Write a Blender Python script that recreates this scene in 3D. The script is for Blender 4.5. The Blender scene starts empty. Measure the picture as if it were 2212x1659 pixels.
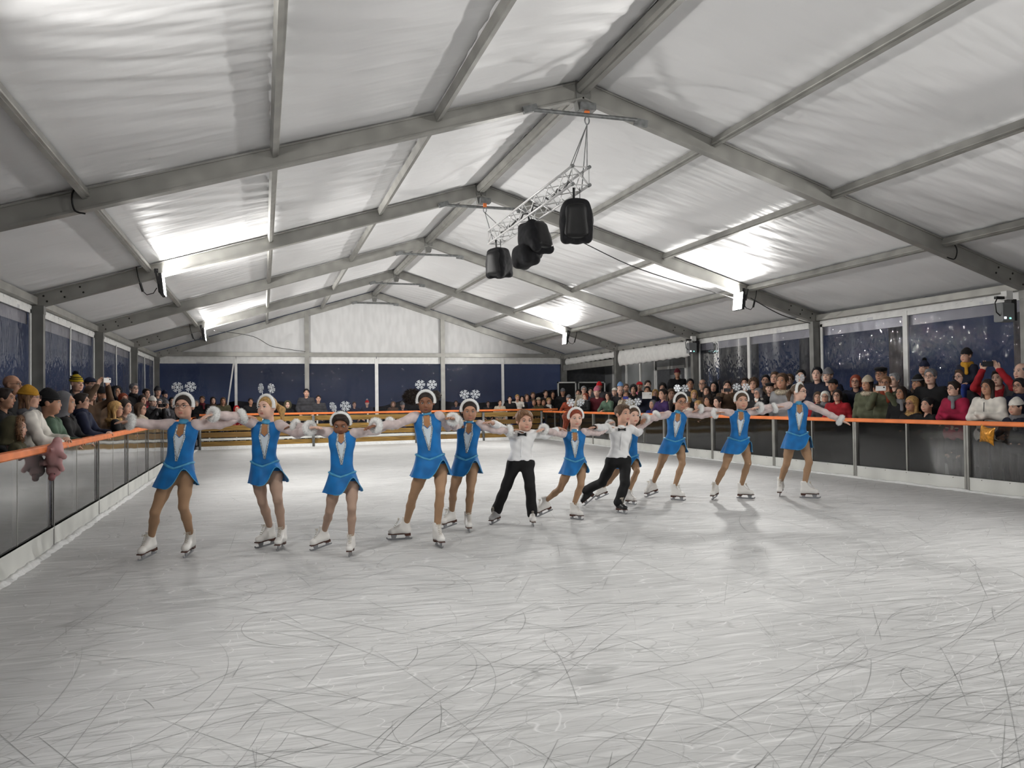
import bpy, math, random
import numpy as np
from mathutils import Vector, Matrix

random.seed(7); np.random.seed(7)
PI = math.pi
scene = bpy.context.scene
COL = scene.collection

# ------------------------------------------------------------------ camera
YAW, PITCH, ROLL = 0.2987, 0.0206, -0.0123
CAM = np.array([-3.886, 0.0, 1.4])
FW = np.array([math.sin(YAW) * math.cos(PITCH), math.cos(YAW) * math.cos(PITCH), math.sin(PITCH)])
RT = np.array([math.cos(YAW), -math.sin(YAW), 0.0])
UP = np.cross(RT, FW)
R2 = RT * math.cos(ROLL) + UP * math.sin(ROLL)
U2 = -RT * math.sin(ROLL) + UP * math.cos(ROLL)
cd = bpy.data.cameras.new('camera')
cd.sensor_fit = 'HORIZONTAL'; cd.sensor_width = 36.0; cd.lens = 1746.8 / 2212 * 36.0
cd.clip_start = 0.05; cd.clip_end = 400
cam = bpy.data.objects.new('camera', cd); COL.objects.link(cam)
m = Matrix.Identity(4)
for i in range(3):
    m[i][0] = R2[i]; m[i][1] = U2[i]; m[i][2] = -FW[i]; m[i][3] = CAM[i]
cam.matrix_world = m
scene.camera = cam

# ------------------------------------------------------------------ dusk sky, exposure
LAMP_STRENGTH = 1020.0          # radiance of the LED flood panels that light the tent
w = bpy.data.worlds.new('dusk'); scene.world = w; w.use_nodes = True
nt = w.node_tree; nt.nodes.clear()
o_ = nt.nodes.new('ShaderNodeOutputWorld'); bg = nt.nodes.new('ShaderNodeBackground')
tc = nt.nodes.new('ShaderNodeTexCoord'); mp = nt.nodes.new('ShaderNodeMapping'); mp.inputs['Scale'].default_value = (1.2, 1.2, 7)
nz = nt.nodes.new('ShaderNodeTexNoise'); nz.inputs['Scale'].default_value = 2.2; nz.inputs['Detail'].default_value = 5
rp = nt.nodes.new('ShaderNodeValToRGB')
rp.color_ramp.elements[0].position = .3; rp.color_ramp.elements[0].color = (.008, .012, .028, 1)
rp.color_ramp.elements[1].position = .72; rp.color_ramp.elements[1].color = (.034, .046, .090, 1)
nt.links.new(tc.outputs['Generated'], mp.inputs['Vector']); nt.links.new(mp.outputs[0], nz.inputs['Vector'])
nt.links.new(nz.outputs['Fac'], rp.inputs[0]); nt.links.new(rp.outputs[0], bg.inputs[0]); nt.links.new(bg.outputs[0], o_.inputs[0])
bg.inputs[1].default_value = .75
vs = scene.view_settings
vs.view_transform = 'Standard'; vs.look = 'None'; vs.gamma = 1.0; vs.exposure = 0.0; vs.use_curve_mapping = False
cy = scene.cycles
cy.use_denoising = True; cy.max_bounces = 5; cy.diffuse_bounces = 3; cy.glossy_bounces = 2; cy.transparent_max_bounces = 10; cy.use_adaptive_sampling = True; cy.adaptive_threshold = .15
cy.sample_clamp_indirect = 6.0; cy.caustics_reflective = False; cy.caustics_refractive = False

# ------------------------------------------------------------------ materials
MATS = {}
def _nodes(name):
    m = bpy.data.materials.new(name); m.use_nodes = True
    n = m.node_tree; n.nodes.clear()
    out = n.nodes.new('ShaderNodeOutputMaterial')
    MATS[name] = m
    return m, n, out
def lin(c):
    return tuple((v / 12.92 if v <= .04045 else ((v + .055) / 1.055) ** 2.4) for v in (x / 255 for x in c))
def mat(name, rgb, rough=.6, metal=0.0, vary=.12, vscale=9.0, bump=0.0, bscale=40.0, stretch=(1, 1, 1), spec=.4, sheen=0, emit=0):
    m, n, out = _nodes(name)
    p = n.nodes.new('ShaderNodeBsdfPrincipled')
    c = lin(rgb)
    p.inputs['Roughness'].default_value = rough; p.inputs['Metallic'].default_value = metal
    p.inputs['Specular IOR Level'].default_value = spec
    if sheen: p.inputs['Sheen Weight'].default_value = sheen
    if emit:
        p.inputs['Emission Color'].default_value = (*c, 1); p.inputs['Emission Strength'].default_value = emit
    tcn = n.nodes.new('ShaderNodeTexCoord'); mpn = n.nodes.new('ShaderNodeMapping'); mpn.inputs['Scale'].default_value = stretch
    n.links.new(tcn.outputs['Object'], mpn.inputs['Vector'])
    t = n.nodes.new('ShaderNodeTexNoise'); t.inputs['Scale'].default_value = vscale; t.inputs['Detail'].default_value = 0
    n.links.new(mpn.outputs[0], t.inputs['Vector'])
    r = n.nodes.new('ShaderNodeValToRGB')
    r.color_ramp.elements[0].position = .3; r.color_ramp.elements[1].position = .7
    r.color_ramp.elements[0].color = (*[v * (1 - vary) for v in c], 1)
    r.color_ramp.elements[1].color = (*[min(1, v * (1 + vary)) for v in c], 1)
    n.links.new(t.outputs['Fac'], r.inputs[0]); n.links.new(r.outputs[0], p.inputs['Base Color'])
    if bump:
        t2 = n.nodes.new('ShaderNodeTexNoise'); t2.inputs['Scale'].default_value = bscale; t2.inputs['Detail'].default_value = 0
        n.links.new(mpn.outputs[0], t2.inputs['Vector'])
        b = n.nodes.new('ShaderNodeBump'); b.inputs['Strength'].default_value = bump; b.inputs['Distance'].default_value = .02
        n.links.new(t2.outputs['Fac'], b.inputs['Height']); n.links.new(b.outputs[0], p.inputs['Normal'])
    n.links.new(p.outputs[0], out.inputs[0])
    return m
def clear(name, tint, gloss=.06, rough=.06, haze=.04, hazecol=(.8, .8, .82), bump=.3, bscale=6, stretch=(1, 1, .25), fres=1.35):
    """clear plastic: transparent + glossy by fresnel + a little milky haze"""
    m, n, out = _nodes(name)
    tr = n.nodes.new('ShaderNodeBsdfTransparent'); tr.inputs[0].default_value = (*tint, 1)
    gl = n.nodes.new('ShaderNodeBsdfGlossy'); gl.inputs['Roughness'].default_value = rough; gl.inputs[0].default_value = (1, 1, 1, 1)
    df = n.nodes.new('ShaderNodeBsdfDiffuse'); df.inputs[0].default_value = (*hazecol, 1)
    tcn = n.nodes.new('ShaderNodeTexCoord'); mpn = n.nodes.new('ShaderNodeMapping'); mpn.inputs['Scale'].default_value = stretch
    n.links.new(tcn.outputs['Object'], mpn.inputs['Vector'])
    t = n.nodes.new('ShaderNodeTexNoise'); t.inputs['Scale'].default_value = bscale; t.inputs['Detail'].default_value = 1
    n.links.new(mpn.outputs[0], t.inputs['Vector'])
    b = n.nodes.new('ShaderNodeBump'); b.inputs['Strength'].default_value = bump; b.inputs['Distance'].default_value = .05
    n.links.new(t.outputs['Fac'], b.inputs['Height'])
    n.links.new(b.outputs[0], gl.inputs['Normal'])
    fr = n.nodes.new('ShaderNodeFresnel'); fr.inputs['IOR'].default_value = fres
    ad = n.nodes.new('ShaderNodeMath'); ad.operation = 'ADD'; ad.inputs[1].default_value = gloss; ad.use_clamp = True
    n.links.new(fr.outputs[0], ad.inputs[0])
    m1 = n.nodes.new('ShaderNodeMixShader'); m1.inputs[0].default_value = haze
    n.links.new(tr.outputs[0], m1.inputs[1]); n.links.new(df.outputs[0], m1.inputs[2])
    m2 = n.nodes.new('ShaderNodeMixShader')
    n.links.new(ad.outputs[0], m2.inputs[0]); n.links.new(m1.outputs[0], m2.inputs[1]); n.links.new(gl.outputs[0], m2.inputs[2])
    n.links.new(m2.outputs[0], out.inputs[0])
    return m
def sheer(name, rgb, alpha):
    m, n, out = _nodes(name)
    tr = n.nodes.new('ShaderNodeBsdfTransparent'); df = n.nodes.new('ShaderNodeBsdfDiffuse'); df.inputs[0].default_value = (*lin(rgb), 1)
    tcn = n.nodes.new('ShaderNodeTexCoord'); t = n.nodes.new('ShaderNodeTexNoise'); t.inputs['Scale'].default_value = 14
    n.links.new(tcn.outputs['Object'], t.inputs['Vector'])
    mr = n.nodes.new('ShaderNodeMapRange'); mr.inputs['From Min'].default_value = .3; mr.inputs['From Max'].default_value = .7
    mr.inputs['To Min'].default_value = alpha - .12; mr.inputs['To Max'].default_value = min(1, alpha + .12)
    n.links.new(t.outputs['Fac'], mr.inputs[0])
    mx = n.nodes.new('ShaderNodeMixShader'); n.links.new(mr.outputs[0], mx.inputs[0])
    n.links.new(tr.outputs[0], mx.inputs[1]); n.links.new(df.outputs[0], mx.inputs[2]); n.links.new(mx.outputs[0], out.inputs[0])
    return m

def ice_material():
    m, n, out = _nodes('ice')
    L = n.links.new
    p = n.nodes.new('ShaderNodeBsdfPrincipled')
    tcn = n.nodes.new('ShaderNodeTexCoord')
    def noise(scale, stretch, rot=0, detail=6, dist=0, rough=.55):
        mpn = n.nodes.new('ShaderNodeMapping'); mpn.inputs['Scale'].default_value = stretch; mpn.inputs['Rotation'].default_value = (0, 0, rot)
        L(tcn.outputs['Object'], mpn.inputs['Vector'])
        t = n.nodes.new('ShaderNodeTexNoise'); t.inputs['Scale'].default_value = scale; t.inputs['Detail'].default_value = detail
        t.inputs['Distortion'].default_value = dist; t.inputs['Roughness'].default_value = rough
        L(mpn.outputs[0], t.inputs['Vector']); return t.outputs['Fac']
    def mixc(fac, a, b):
        x = n.nodes.new('ShaderNodeMix'); x.data_type = 'RGBA'
        for s, v in ((x.inputs[0], fac), (x.inputs[6], a), (x.inputs[7], b)):
            if hasattr(v, 'is_output'): L(v, s)
            elif isinstance(v, tuple): s.default_value = (*v, 1)
            else: s.default_value = v
        return x.outputs[2]
    def ramp(v, a, b):
        r = n.nodes.new('ShaderNodeMapRange'); r.inputs['From Min'].default_value = a; r.inputs['From Max'].default_value = b; L(v, r.inputs[0]); return r.outputs[0]
    col = mixc(ramp(noise(.55, (1, 1, 1), 0, 1), .35, .65), (.55, .553, .55), (.65, .653, .65))
    # long scuffs, snow dust and fine cuts in several directions
    col = mixc(ramp(noise(5, (.35, 3, 1), .5, 3, 0), .50, .74), col, (.78, .783, .78))
    col = mixc(ramp(noise(9, (.22, 3.6, 1), -.3, 3, 0), .54, .76), col, (.43, .434, .43))
    col = mixc(ramp(noise(17, (.16, 4, 1), .15, 2, 0), .55, .72), col, (.47, .474, .47))
    def cuts(scale, rot, stretch, dist, width):
        mpn = n.nodes.new('ShaderNodeMapping'); mpn.inputs['Scale'].default_value = stretch; mpn.inputs['Rotation'].default_value = (0, 0, rot)
        L(tcn.outputs['Object'], mpn.inputs['Vector'])
        t = n.nodes.new('ShaderNodeTexNoise'); t.inputs['Scale'].default_value = 1.1; t.inputs['Detail'].default_value = 1
        L(mpn.outputs[0], t.inputs['Vector'])
        vm = n.nodes.new('ShaderNodeVectorMath'); vm.operation = 'MULTIPLY_ADD'; vm.inputs[1].default_value = (dist, dist, 0)
        L(t.outputs['Color'], vm.inputs[0]); L(mpn.outputs[0], vm.inputs[2])
        v = n.nodes.new('ShaderNodeTexVoronoi'); v.feature = 'DISTANCE_TO_EDGE'; v.inputs['Scale'].default_value = scale
        L(vm.outputs[0], v.inputs['Vector'])
        return ramp(v.outputs['Distance'], width, 0.0)
    c1 = cuts(1.5, .4, (1, 2.2, 1), 1.6, .009); c2 = cuts(2.3, -.6, (1, 2.6, 1), 1.2, .011)
    col = mixc(c1, col, (.46, .464, .46)); col = mixc(c2, col, (.76, .76, .76))
    L(col, p.inputs['Base Color'])
    p.inputs['Roughness'].default_value = .58; p.inputs['Specular IOR Level'].default_value = .16
    L(p.outputs[0], out.inputs[0])
    return m

def canopy_material(name, rot):
    m, n, out = _nodes(name)
    L = n.links.new
    p = n.nodes.new('ShaderNodeBsdfPrincipled'); p.inputs['Roughness'].default_value = .5; p.inputs['Specular IOR Level'].default_value = .35
    tcn = n.nodes.new('ShaderNodeTexCoord')
    t = n.nodes.new('ShaderNodeTexNoise'); t.inputs['Scale'].default_value = .8; t.inputs['Detail'].default_value = 1
    L(tcn.outputs['Object'], t.inputs['Vector'])
    r = n.nodes.new('ShaderNodeValToRGB')
    r.color_ramp.elements[0].color = (.78, .78, .785, 1); r.color_ramp.elements[1].color = (.87, .87, .875, 1)
    L(t.outputs['Fac'], r.inputs[0]); L(r.outputs[0], p.inputs['Base Color'])
    mpn = n.nodes.new('ShaderNodeMapping'); mpn.inputs['Rotation'].default_value = (0, 0, rot); mpn.inputs['Scale'].default_value = (.45, 3.2, 1)
    L(tcn.outputs['Object'], mpn.inputs['Vector'])
    t2 = n.nodes.new('ShaderNodeTexNoise'); t2.inputs['Scale'].default_value = 1.5; t2.inputs['Detail'].default_value = 1.5
    L(mpn.outputs[0], t2.inputs['Vector'])
    b = n.nodes.new('ShaderNodeBump'); b.inputs['Strength'].default_value = .30; b.inputs['Distance'].default_value = .08
    L(t2.outputs['Fac'], b.inputs['Height']); L(b.outputs[0], p.inputs['Normal'])
    L(p.outputs[0], out.inputs[0])
    return m

ice_material()
canopy_material('canopy_l', -.38); canopy_material('canopy_r', .38)
mat('white_fabric', (205, 205, 205), .55, vary=.05, bump=.35, bscale=5, stretch=(1, 1, .3))
mat('white_trim', (222, 222, 220), .55, vary=.05)
mat('aluminium', (152, 151, 146), .42, .35, vary=.10, vscale=5)
mat('alu_dark', (120, 120, 117), .45, .35, vary=.12, vscale=6)
mat('steel', (150, 152, 155), .3, .8, vary=.1)
mat('galvanised', (120, 122, 122), .5, .5, vary=.2, vscale=20)
mat('black_plastic', (14, 14, 16), .5, vary=.2)
mat('black_cloth', (17, 17, 21), .85, vary=.3, vscale=12, bump=.4, bscale=18)
mat('dark_hole', (40, 38, 36), .8)
mat('orange_rail', (246, 136, 74), .45, vary=.08, vscale=6)
mat('kick_white', (216, 217, 212), .5, vary=.07, vscale=3)
mat('snow', (235, 236, 236), .8, vary=.04, bump=.6, bscale=30)
mat('rubber_floor', (52, 52, 54), .8, vary=.2)
mat('asphalt', (40, 42, 48), .9, vary=.25, vscale=3)
mat('wood', (134, 104, 48), .65, vary=.35, vscale=7, stretch=(.35, 4, 9), bump=.2, bscale=20)
mat('wood_b', (116, 88, 42), .65, vary=.35, vscale=6, stretch=(.3, 4, 8), bump=.2, bscale=20)
mat('annex_grey', (120, 122, 124), .6, vary=.08, vscale=2)
mat('annex_dark', (78, 80, 84), .6, vary=.1)
mat('blackboard', (12, 12, 14), .5, vary=.2)
mat('pillar', (150, 140, 132), .7, vary=.08)
mat('tree_dark', (20, 24, 40), .9, vary=.3)
mat('scratch_dark', (158, 159, 158), .5, vary=.15)
mat('scratch_white', (220, 220, 220), .6, vary=.05)
clear('window_plastic', (.92, .92, .95), gloss=.012, rough=.025, haze=.045, hazecol=(.40, .40, .43), bump=.22, bscale=9, stretch=(1.6, 1.6, .7), fres=1.14)
clear('window_band', (.75, .75, .78), gloss=.0, rough=.3, haze=.6, hazecol=(.34, .335, .37), bump=.2, bscale=4)
clear('acrylic', (.80, .80, .80), gloss=.0, rough=.05, haze=.018, hazecol=(.55, .55, .55), bump=.05, bscale=1.2, stretch=(1, 1, 1), fres=1.4)
def emitter(name, rgb, s):
    m, n, out = _nodes(name); e = n.nodes.new('ShaderNodeEmission'); e.inputs[0].default_value = (*rgb, 1); e.inputs[1].default_value = s
    n.links.new(e.outputs[0], out.inputs[0]); return m
clear('acrylic_glare', (.72, .72, .72), gloss=.02, rough=.05, haze=.17, hazecol=(.5, .5, .5), bump=.12, bscale=1.0, stretch=(1, 1, 1), fres=1.7)  # scuffed haze raised to stand in for grazing reflections on the left panes
emitter('led', (1.0, .98, .945), LAMP_STRENGTH)
emitter('led_dim', (1.0, .98, .945), LAMP_STRENGTH * .48); emitter('led_mid', (1.0, .98, .945), LAMP_STRENGTH * .75)  # floods near the camera turned down to balance canopy and ice
emitter('fill_white', (1, .97, .92), 32)
emitter('led_green', (.25, 1, .8), 2.5); emitter('led_blue', (.8, .85, 1), 3)
# people
for k, c in dict(skin=(208, 164, 142), skin2=(186, 140, 114), skin3=(136, 92, 68), skin4=(226, 186, 166)).items(): mat(k, c, .5, vary=.06, vscale=20, spec=.35)
mat('lips', (188, 122, 108), .5); mat('lips_dark', (112, 66, 54), .5)
mat('eye_white', (226, 222, 216), .3, vary=.02); mat('iris', (34, 24, 20), .25)
mat('tights', (166, 132, 102), .6, vary=.05); mat('tights_pale', (174, 146, 128), .6, vary=.05); mat('truss_alu', (206, 206, 206), .4, .3, vary=.06)
mat('velvet_blue', (0, 106, 174), .65, vary=.14, vscale=14, sheen=.15)
mat('satin_blue', (74, 150, 190), .35, vary=.12, vscale=30)
mat('chest_white', (216, 228, 236), .5, vary=.06)
mat('mesh_tan', (172, 122, 80), .6, vary=.05)
mat('sequin', (212, 236, 246), .22, .45, vary=.5, vscale=120, bump=.8, bscale=160)
mat('fur_white', (244, 244, 242), .9, vary=.04)
mat('flake', (232, 236, 240), .3, .3, vary=.1, vscale=60)
sheer('sleeve_sheer', (236, 220, 218), .74)
mat('boot_white', (232, 230, 226), .4, vary=.05); mat('boot_black', (20, 20, 22), .4); mat('boot_grey', (190, 190, 190), .5)
mat('sole_brown', (70, 38, 26), .5); mat('lace', (206, 198, 184), .7)
mat('shirt_white', (236, 236, 236), .65, vary=.03, bump=.3, bscale=14); mat('trouser_black', (15, 15, 17), .8, vary=.2)
mat('glass_frame', (60, 34, 30), .4); mat('santa_white', (230, 230, 230), .9)
PAL = dict(black=(20, 20, 23), dnavy=(24, 28, 46), navy=(28, 34, 58), dgrey=(58, 58, 62), grey=(112, 112, 116), lgrey=(150, 150, 152), white=(224, 220, 212), beige=(190, 178, 158),
           brown=(82, 62, 46), dbrown=(38, 27, 22), lbrown=(120, 88, 62), khaki=(84, 80, 58), olive=(82, 86, 66), green=(86, 110, 92), mustard=(190, 140, 40), yellow=(186, 160, 30),
           gold=(206, 150, 50), red=(160, 30, 40), bred=(196, 28, 36), maroon=(92, 26, 38), crimson=(150, 24, 60), rust=(140, 62, 40), pink=(206, 120, 140), purple=(64, 42, 92), blue=(40, 60, 130), lblue=(120, 160, 210),
           blond=(178, 142, 88), hred=(136, 60, 36), skin=(200, 150, 124))
for k, c in PAL.items():
    mat('cloth_' + k, c, .85, vary=.16, vscale=12)
    mat('hair_' + k, c, .6, vary=.4, vscale=34, stretch=(3, 3, .5))
M = MATS

# ------------------------------------------------------------------ object helpers
def tag(o, label=None, cat=None, group=None, kind=None):
    if label: o['label'] = label
    if cat: o['category'] = cat
    if group: o['group'] = group
    if kind: o['kind'] = kind
    return o
def empty(name, loc=(0, 0, 0), rz=0, parent=None):
    o = bpy.data.objects.new(name, None); COL.objects.link(o); o.empty_display_size = .1
    o.location = loc; o.rotation_euler = (0, 0, rz)
    if parent: o.parent = parent
    return o
def mesh(name, V, Fc, mats, mi=None, smooth=False):
    me = bpy.data.meshes.new(name)
    V = np.asarray(V, dtype=np.float32)
    if isinstance(Fc, np.ndarray) and Fc.ndim == 2:
        n = len(Fc); me.vertices.add(len(V)); me.vertices.foreach_set('co', V.ravel())
        me.loops.add(n * Fc.shape[1]); me.loops.foreach_set('vertex_index', Fc.astype(np.int32).ravel())
        me.polygons.add(n); me.polygons.foreach_set('loop_start', np.arange(0, n * Fc.shape[1], Fc.shape[1], dtype=np.int32))
        me.update(calc_edges=True)
    else:
        me.from_pydata([tuple(map(float, v)) for v in V], [], [tuple(map(int, f)) for f in Fc])
    for m_ in (mats if isinstance(mats, (list, tuple)) else [mats]): me.materials.append(M[m_])
    if mi is not None: me.polygons.foreach_set('material_index', np.asarray(mi, dtype=np.int32))
    if smooth: me.polygons.foreach_set('use_smooth', np.ones(len(me.polygons), dtype=bool))
    me.validate(); me.update()
    return me
def obj(name, me, parent=None, loc=None, rot=None, scale=None, mtx=None):
    o = bpy.data.objects.new(name, me); COL.objects.link(o)
    if parent: o.parent = parent
    if mtx is not None: o.matrix_local = mtx
    else:
        if loc is not None: o.location = loc
        if rot is not None: o.rotation_euler = rot
        if scale is not None: o.scale = (scale,) * 3 if isinstance(scale, (int, float)) else scale
    return o
class MB:
    """collects boxes, bars, tubes into one mesh"""
    def __init__(s): s.v = []; s.f = []; s.m = []
    def add(s, V, Fc, mi=0):
        b = len(s.v); s.v.extend([tuple(x) for x in V]); s.f.extend([tuple(i + b for i in q) for q in Fc]); s.m.extend([mi] * len(Fc)); return s
    def box(s, a, b, mi=0):
        x0, y0, z0 = a; x1, y1, z1 = b
        return s.add([(x0, y0, z0), (x1, y0, z0), (x1, y1, z0), (x0, y1, z0), (x0, y0, z1), (x1, y0, z1), (x1, y1, z1), (x0, y1, z1)],
                     [(0, 3, 2, 1), (4, 5, 6, 7), (0, 1, 5, 4), (1, 2, 6, 5), (2, 3, 7, 6), (3, 0, 4, 7)], mi)
    def bar(s, a, b, wd, ht, up=(0, 0, 1), mi=0, ch=0.0):
        a = np.array(a, float); b = np.array(b, float); d = b - a; d /= np.linalg.norm(d)
        u = np.array(up, float); u -= d * (u @ d); u /= np.linalg.norm(u); r = np.cross(d, u)
        if ch: pr = [(-wd/2, -ht/2+ch), (-wd/2+ch, -ht/2), (wd/2-ch, -ht/2), (wd/2, -ht/2+ch), (wd/2, ht/2-ch), (wd/2-ch, ht/2), (-wd/2+ch, ht/2), (-wd/2, ht/2-ch)]
        else: pr = [(-wd/2, -ht/2), (wd/2, -ht/2), (wd/2, ht/2), (-wd/2, ht/2)]
        k = len(pr); V = [a + r * x + u * y for x, y in pr] + [b + r * x + u * y for x, y in pr]
        Fc = [tuple(range(k)), tuple(range(2 * k - 1, k - 1, -1))] + [(i, i + k, (i + 1) % k + k, (i + 1) % k) for i in range(k)]
        return s.add(V, [tuple(reversed(q)) for q in Fc], mi)
    def tube(s, pts, r, n=8, mi=0, caps=True, closed=False):
        P = [np.array(p, float) for p in pts]; R = r if isinstance(r, (list, tuple)) else [r] * len(P)
        V = []; up = np.array((0, 0, 1.0)); last = None
        for i, p in enumerate(P):
            a = P[i - 1] if (i > 0 or closed) else P[i]; c = P[(i + 1) % len(P)] if (i < len(P) - 1 or closed) else P[i]
            d = c - a; d = d / (np.linalg.norm(d) + 1e-9)
            if last is None:
                x = np.cross(d, up if abs(d[2]) < .9 else np.array((1.0, 0, 0)))
            else: x = last - d * (last @ d)
            x = x / (np.linalg.norm(x) + 1e-9); last = x; y = np.cross(d, x)
            V += [p + R[i] * (math.cos(2*PI*k/n) * x + math.sin(2*PI*k/n) * y) for k in range(n)]
        Fc = []; L = len(P)
        for i in range(L if closed else L - 1):
            j = (i + 1) % L
            for k in range(n): Fc.append((i*n+k, i*n+(k+1) % n, j*n+(k+1) % n, j*n+k))
        if caps and not closed: Fc += [tuple(range(n-1, -1, -1)), tuple(range((L-1)*n, L*n))]
        return s.add(V, Fc, mi)
    def ball(s, c, r, n=10, mi=0):
        r = np.array(r if isinstance(r, (list, tuple)) else (r,) * 3, float); V = []; Fc = []; h = n // 2
        for i in range(h + 1):
            for k in range(n):
                a = PI * i / h; b = 2 * PI * k / n
                V.append(np.array(c) + r * np.array((math.sin(a)*math.cos(b), math.sin(a)*math.sin(b), math.cos(a))))
        for i in range(h):
            for k in range(n): Fc.append((i*n+k, (i+1)*n+k, (i+1)*n+(k+1) % n, i*n+(k+1) % n))
        return s.add(V, Fc, mi)
    def prism(s, poly, axis, a, b, mi=0):
        """poly of 2D points extruded along axis from a to b"""
        def P(p, t): q = list(p); q.insert(axis, t); return tuple(q)
        k = len(poly); V = [P(p, a) for p in poly] + [P(p, b) for p in poly]
        return s.add(V, [tuple(range(k)), tuple(range(2*k-1, k-1, -1))] + [((i+1) % k, i, i+k, (i+1) % k+k) for i in range(k)], mi)
    def me(s, name, mats, smooth=False): return mesh(name, s.v, s.f, mats, s.m, smooth)
    def build(s, name, mats, parent=None, smooth=False, **k): return obj(name, s.me(name, mats, smooth), parent, **k)
ORD = ['nearest', 'second', 'third', 'fourth', 'fifth', 'sixth', 'seventh', 'eighth', 'ninth', 'tenth', 'eleventh', 'twelfth']

# ================================================================== SETTING
HW, BX = 7.31, 5.9                       # post line and barrier line, each side of the ridge
FY = [-10.53, -5.53, -.53, 4.47, 9.47, 14.47, 19.47, 24.47, 29.47]
def zt(x): return 5.43 - .306 * abs(x)   # top of the rafters
fl = MB().box((-BX - .1, -9.5, -.12), (BX + .1, 28.9, 0)).build('floor', ['ice'])
tag(fl, 'grey-white scratched ice of the skating rink', kind='structure')
gr = MB().box((-70, -40, -.25), (70, 90, -.125)).build('ground', ['asphalt']); tag(gr, 'dark asphalt ground outside the tent', kind='structure')
for nm, a, b in (('floor_side_left', (-7.6, -10.5, -.12), (-BX - .1, 29.4, -.005)), ('floor_side_right', (BX + .1, -10.5, -.12), (9.3, 30, -.005)), ('floor_far_end', (-BX - .1, 28.9, -.12), (BX + .1, 30, -.005))):
    tag(MB().box(a, b).build(nm, ['rubber_floor']), 'dark rubber walkway behind the rink barrier', kind='structure')
# skate cuts in the ice
def arcs(n, name, mname, wmin, wmax, seed):
    rnd = random.Random(seed); V = []; Q = []
    for _ in range(n):
        d = rnd.random() ** 1.7
        y = 1.6 + d * 22; x = rnd.uniform(-5.6, 5.6)
        if y < 9: x = rnd.uniform(-5.5, min(5.6, -1 + y * .8))
        ln = rnd.choice((.2, .4, .6, .9, 1.5)) * rnd.uniform(.6, 1.3); r = rnd.choice((.5, 1.2, 3, 6, 12, 25, 40, 60)) * rnd.uniform(.7, 1.4)
        ln = min(ln, r * 3); a0 = rnd.gauss(.25, .55) if rnd.random() < .65 else rnd.uniform(0, 2 * PI); sg = rnd.choice((-1, 1)); wd = rnd.uniform(wmin, wmax) * min(1.1, max(.4, y / 8))
        k = 4 + int(ln / r * 5 + ln * 3); b = len(V); px, py, a = x, y, a0
        for i in range(k + 1):
            e = wd * math.sin(PI * (i + .3) / (k + .6)) + .0006
            V += [(px - math.sin(a) * e, py + math.cos(a) * e, .0012), (px + math.sin(a) * e, py - math.cos(a) * e, .0012)]
            a += sg * ln / k / r; px += math.cos(a) * ln / k; py += math.sin(a) * ln / k
        Q += [(b + 2*i, b + 2*i + 1, b + 2*i + 3, b + 2*i + 2) for i in range(k)]
    V = np.array(V); V[:, 0] = np.clip(V[:, 0], -5.82, 5.82); V[:, 1] = np.clip(V[:, 1], .5, 26.3)
    o = obj(name, mesh(name, V, Q, mname), fl); tag(o, kind='stuff'); return o
arcs(2200, 'skate_cuts', 'scratch_dark', .0006, .0022, 3); arcs(1000, 'ice_shavings', 'scratch_white', .0006, .0020, 5)

# ---- roof
ceil = empty('ceiling'); tag(ceil, 'white tent roof of fabric panels on aluminium purlins', kind='structure')
def roof_panel(sg, y0, y1, fine):
    nx, ny = (70, 150) if fine else (8, 8)
    s = np.linspace(0.03, 7.5, nx); y = np.linspace(y0, y1, ny)
    S, Y = np.meshgrid(s, y, indexing='ij')
    c = .37 * S * 1 + .93 * Y
    ph = 1.3 * np.sin(.9 * S + .35 * Y + sg) + .8 * np.sin(1.9 * S - .8 * Y)
    env = np.clip(.45 + .6 * np.sin(.8 * S + .9 * Y + 2 * sg) * np.sin(.55 * Y - .6 * S + 1), 0.05, 1)
    dz = .0085 * env * np.sin(c * 2 * PI / .43 + ph) + .004 * env * np.sin(c * 2 * PI / .19 + 2 * ph) + .004 * np.sin(S * 6 + Y * 2.2)
    t = (Y - y0) / (y1 - y0); dz *= np.clip(np.sin(PI * t) * 3, 0, 1)
    dz -= .02 * np.sin(PI * t) * 0
    V = np.stack([sg * S, Y, zt(0) - .306 * S + .03 + dz], -1).reshape(-1, 3)
    i = np.arange(nx * ny).reshape(nx, ny); q = np.stack([i[:-1, :-1], i[1:, :-1], i[1:, 1:], i[:-1, 1:]], -1).reshape(-1, 4)
    if sg > 0: q = q[:, ::-1]
    o = obj('roof_panel', mesh('roof_panel', V, q.copy(), 'canopy_l' if sg < 0 else 'canopy_r', smooth=True), ceil)
for y0, y1 in zip(FY[:-1], FY[1:]):
    for sg in (-1, 1): roof_panel(sg, y0, y1, y0 > -1)
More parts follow.
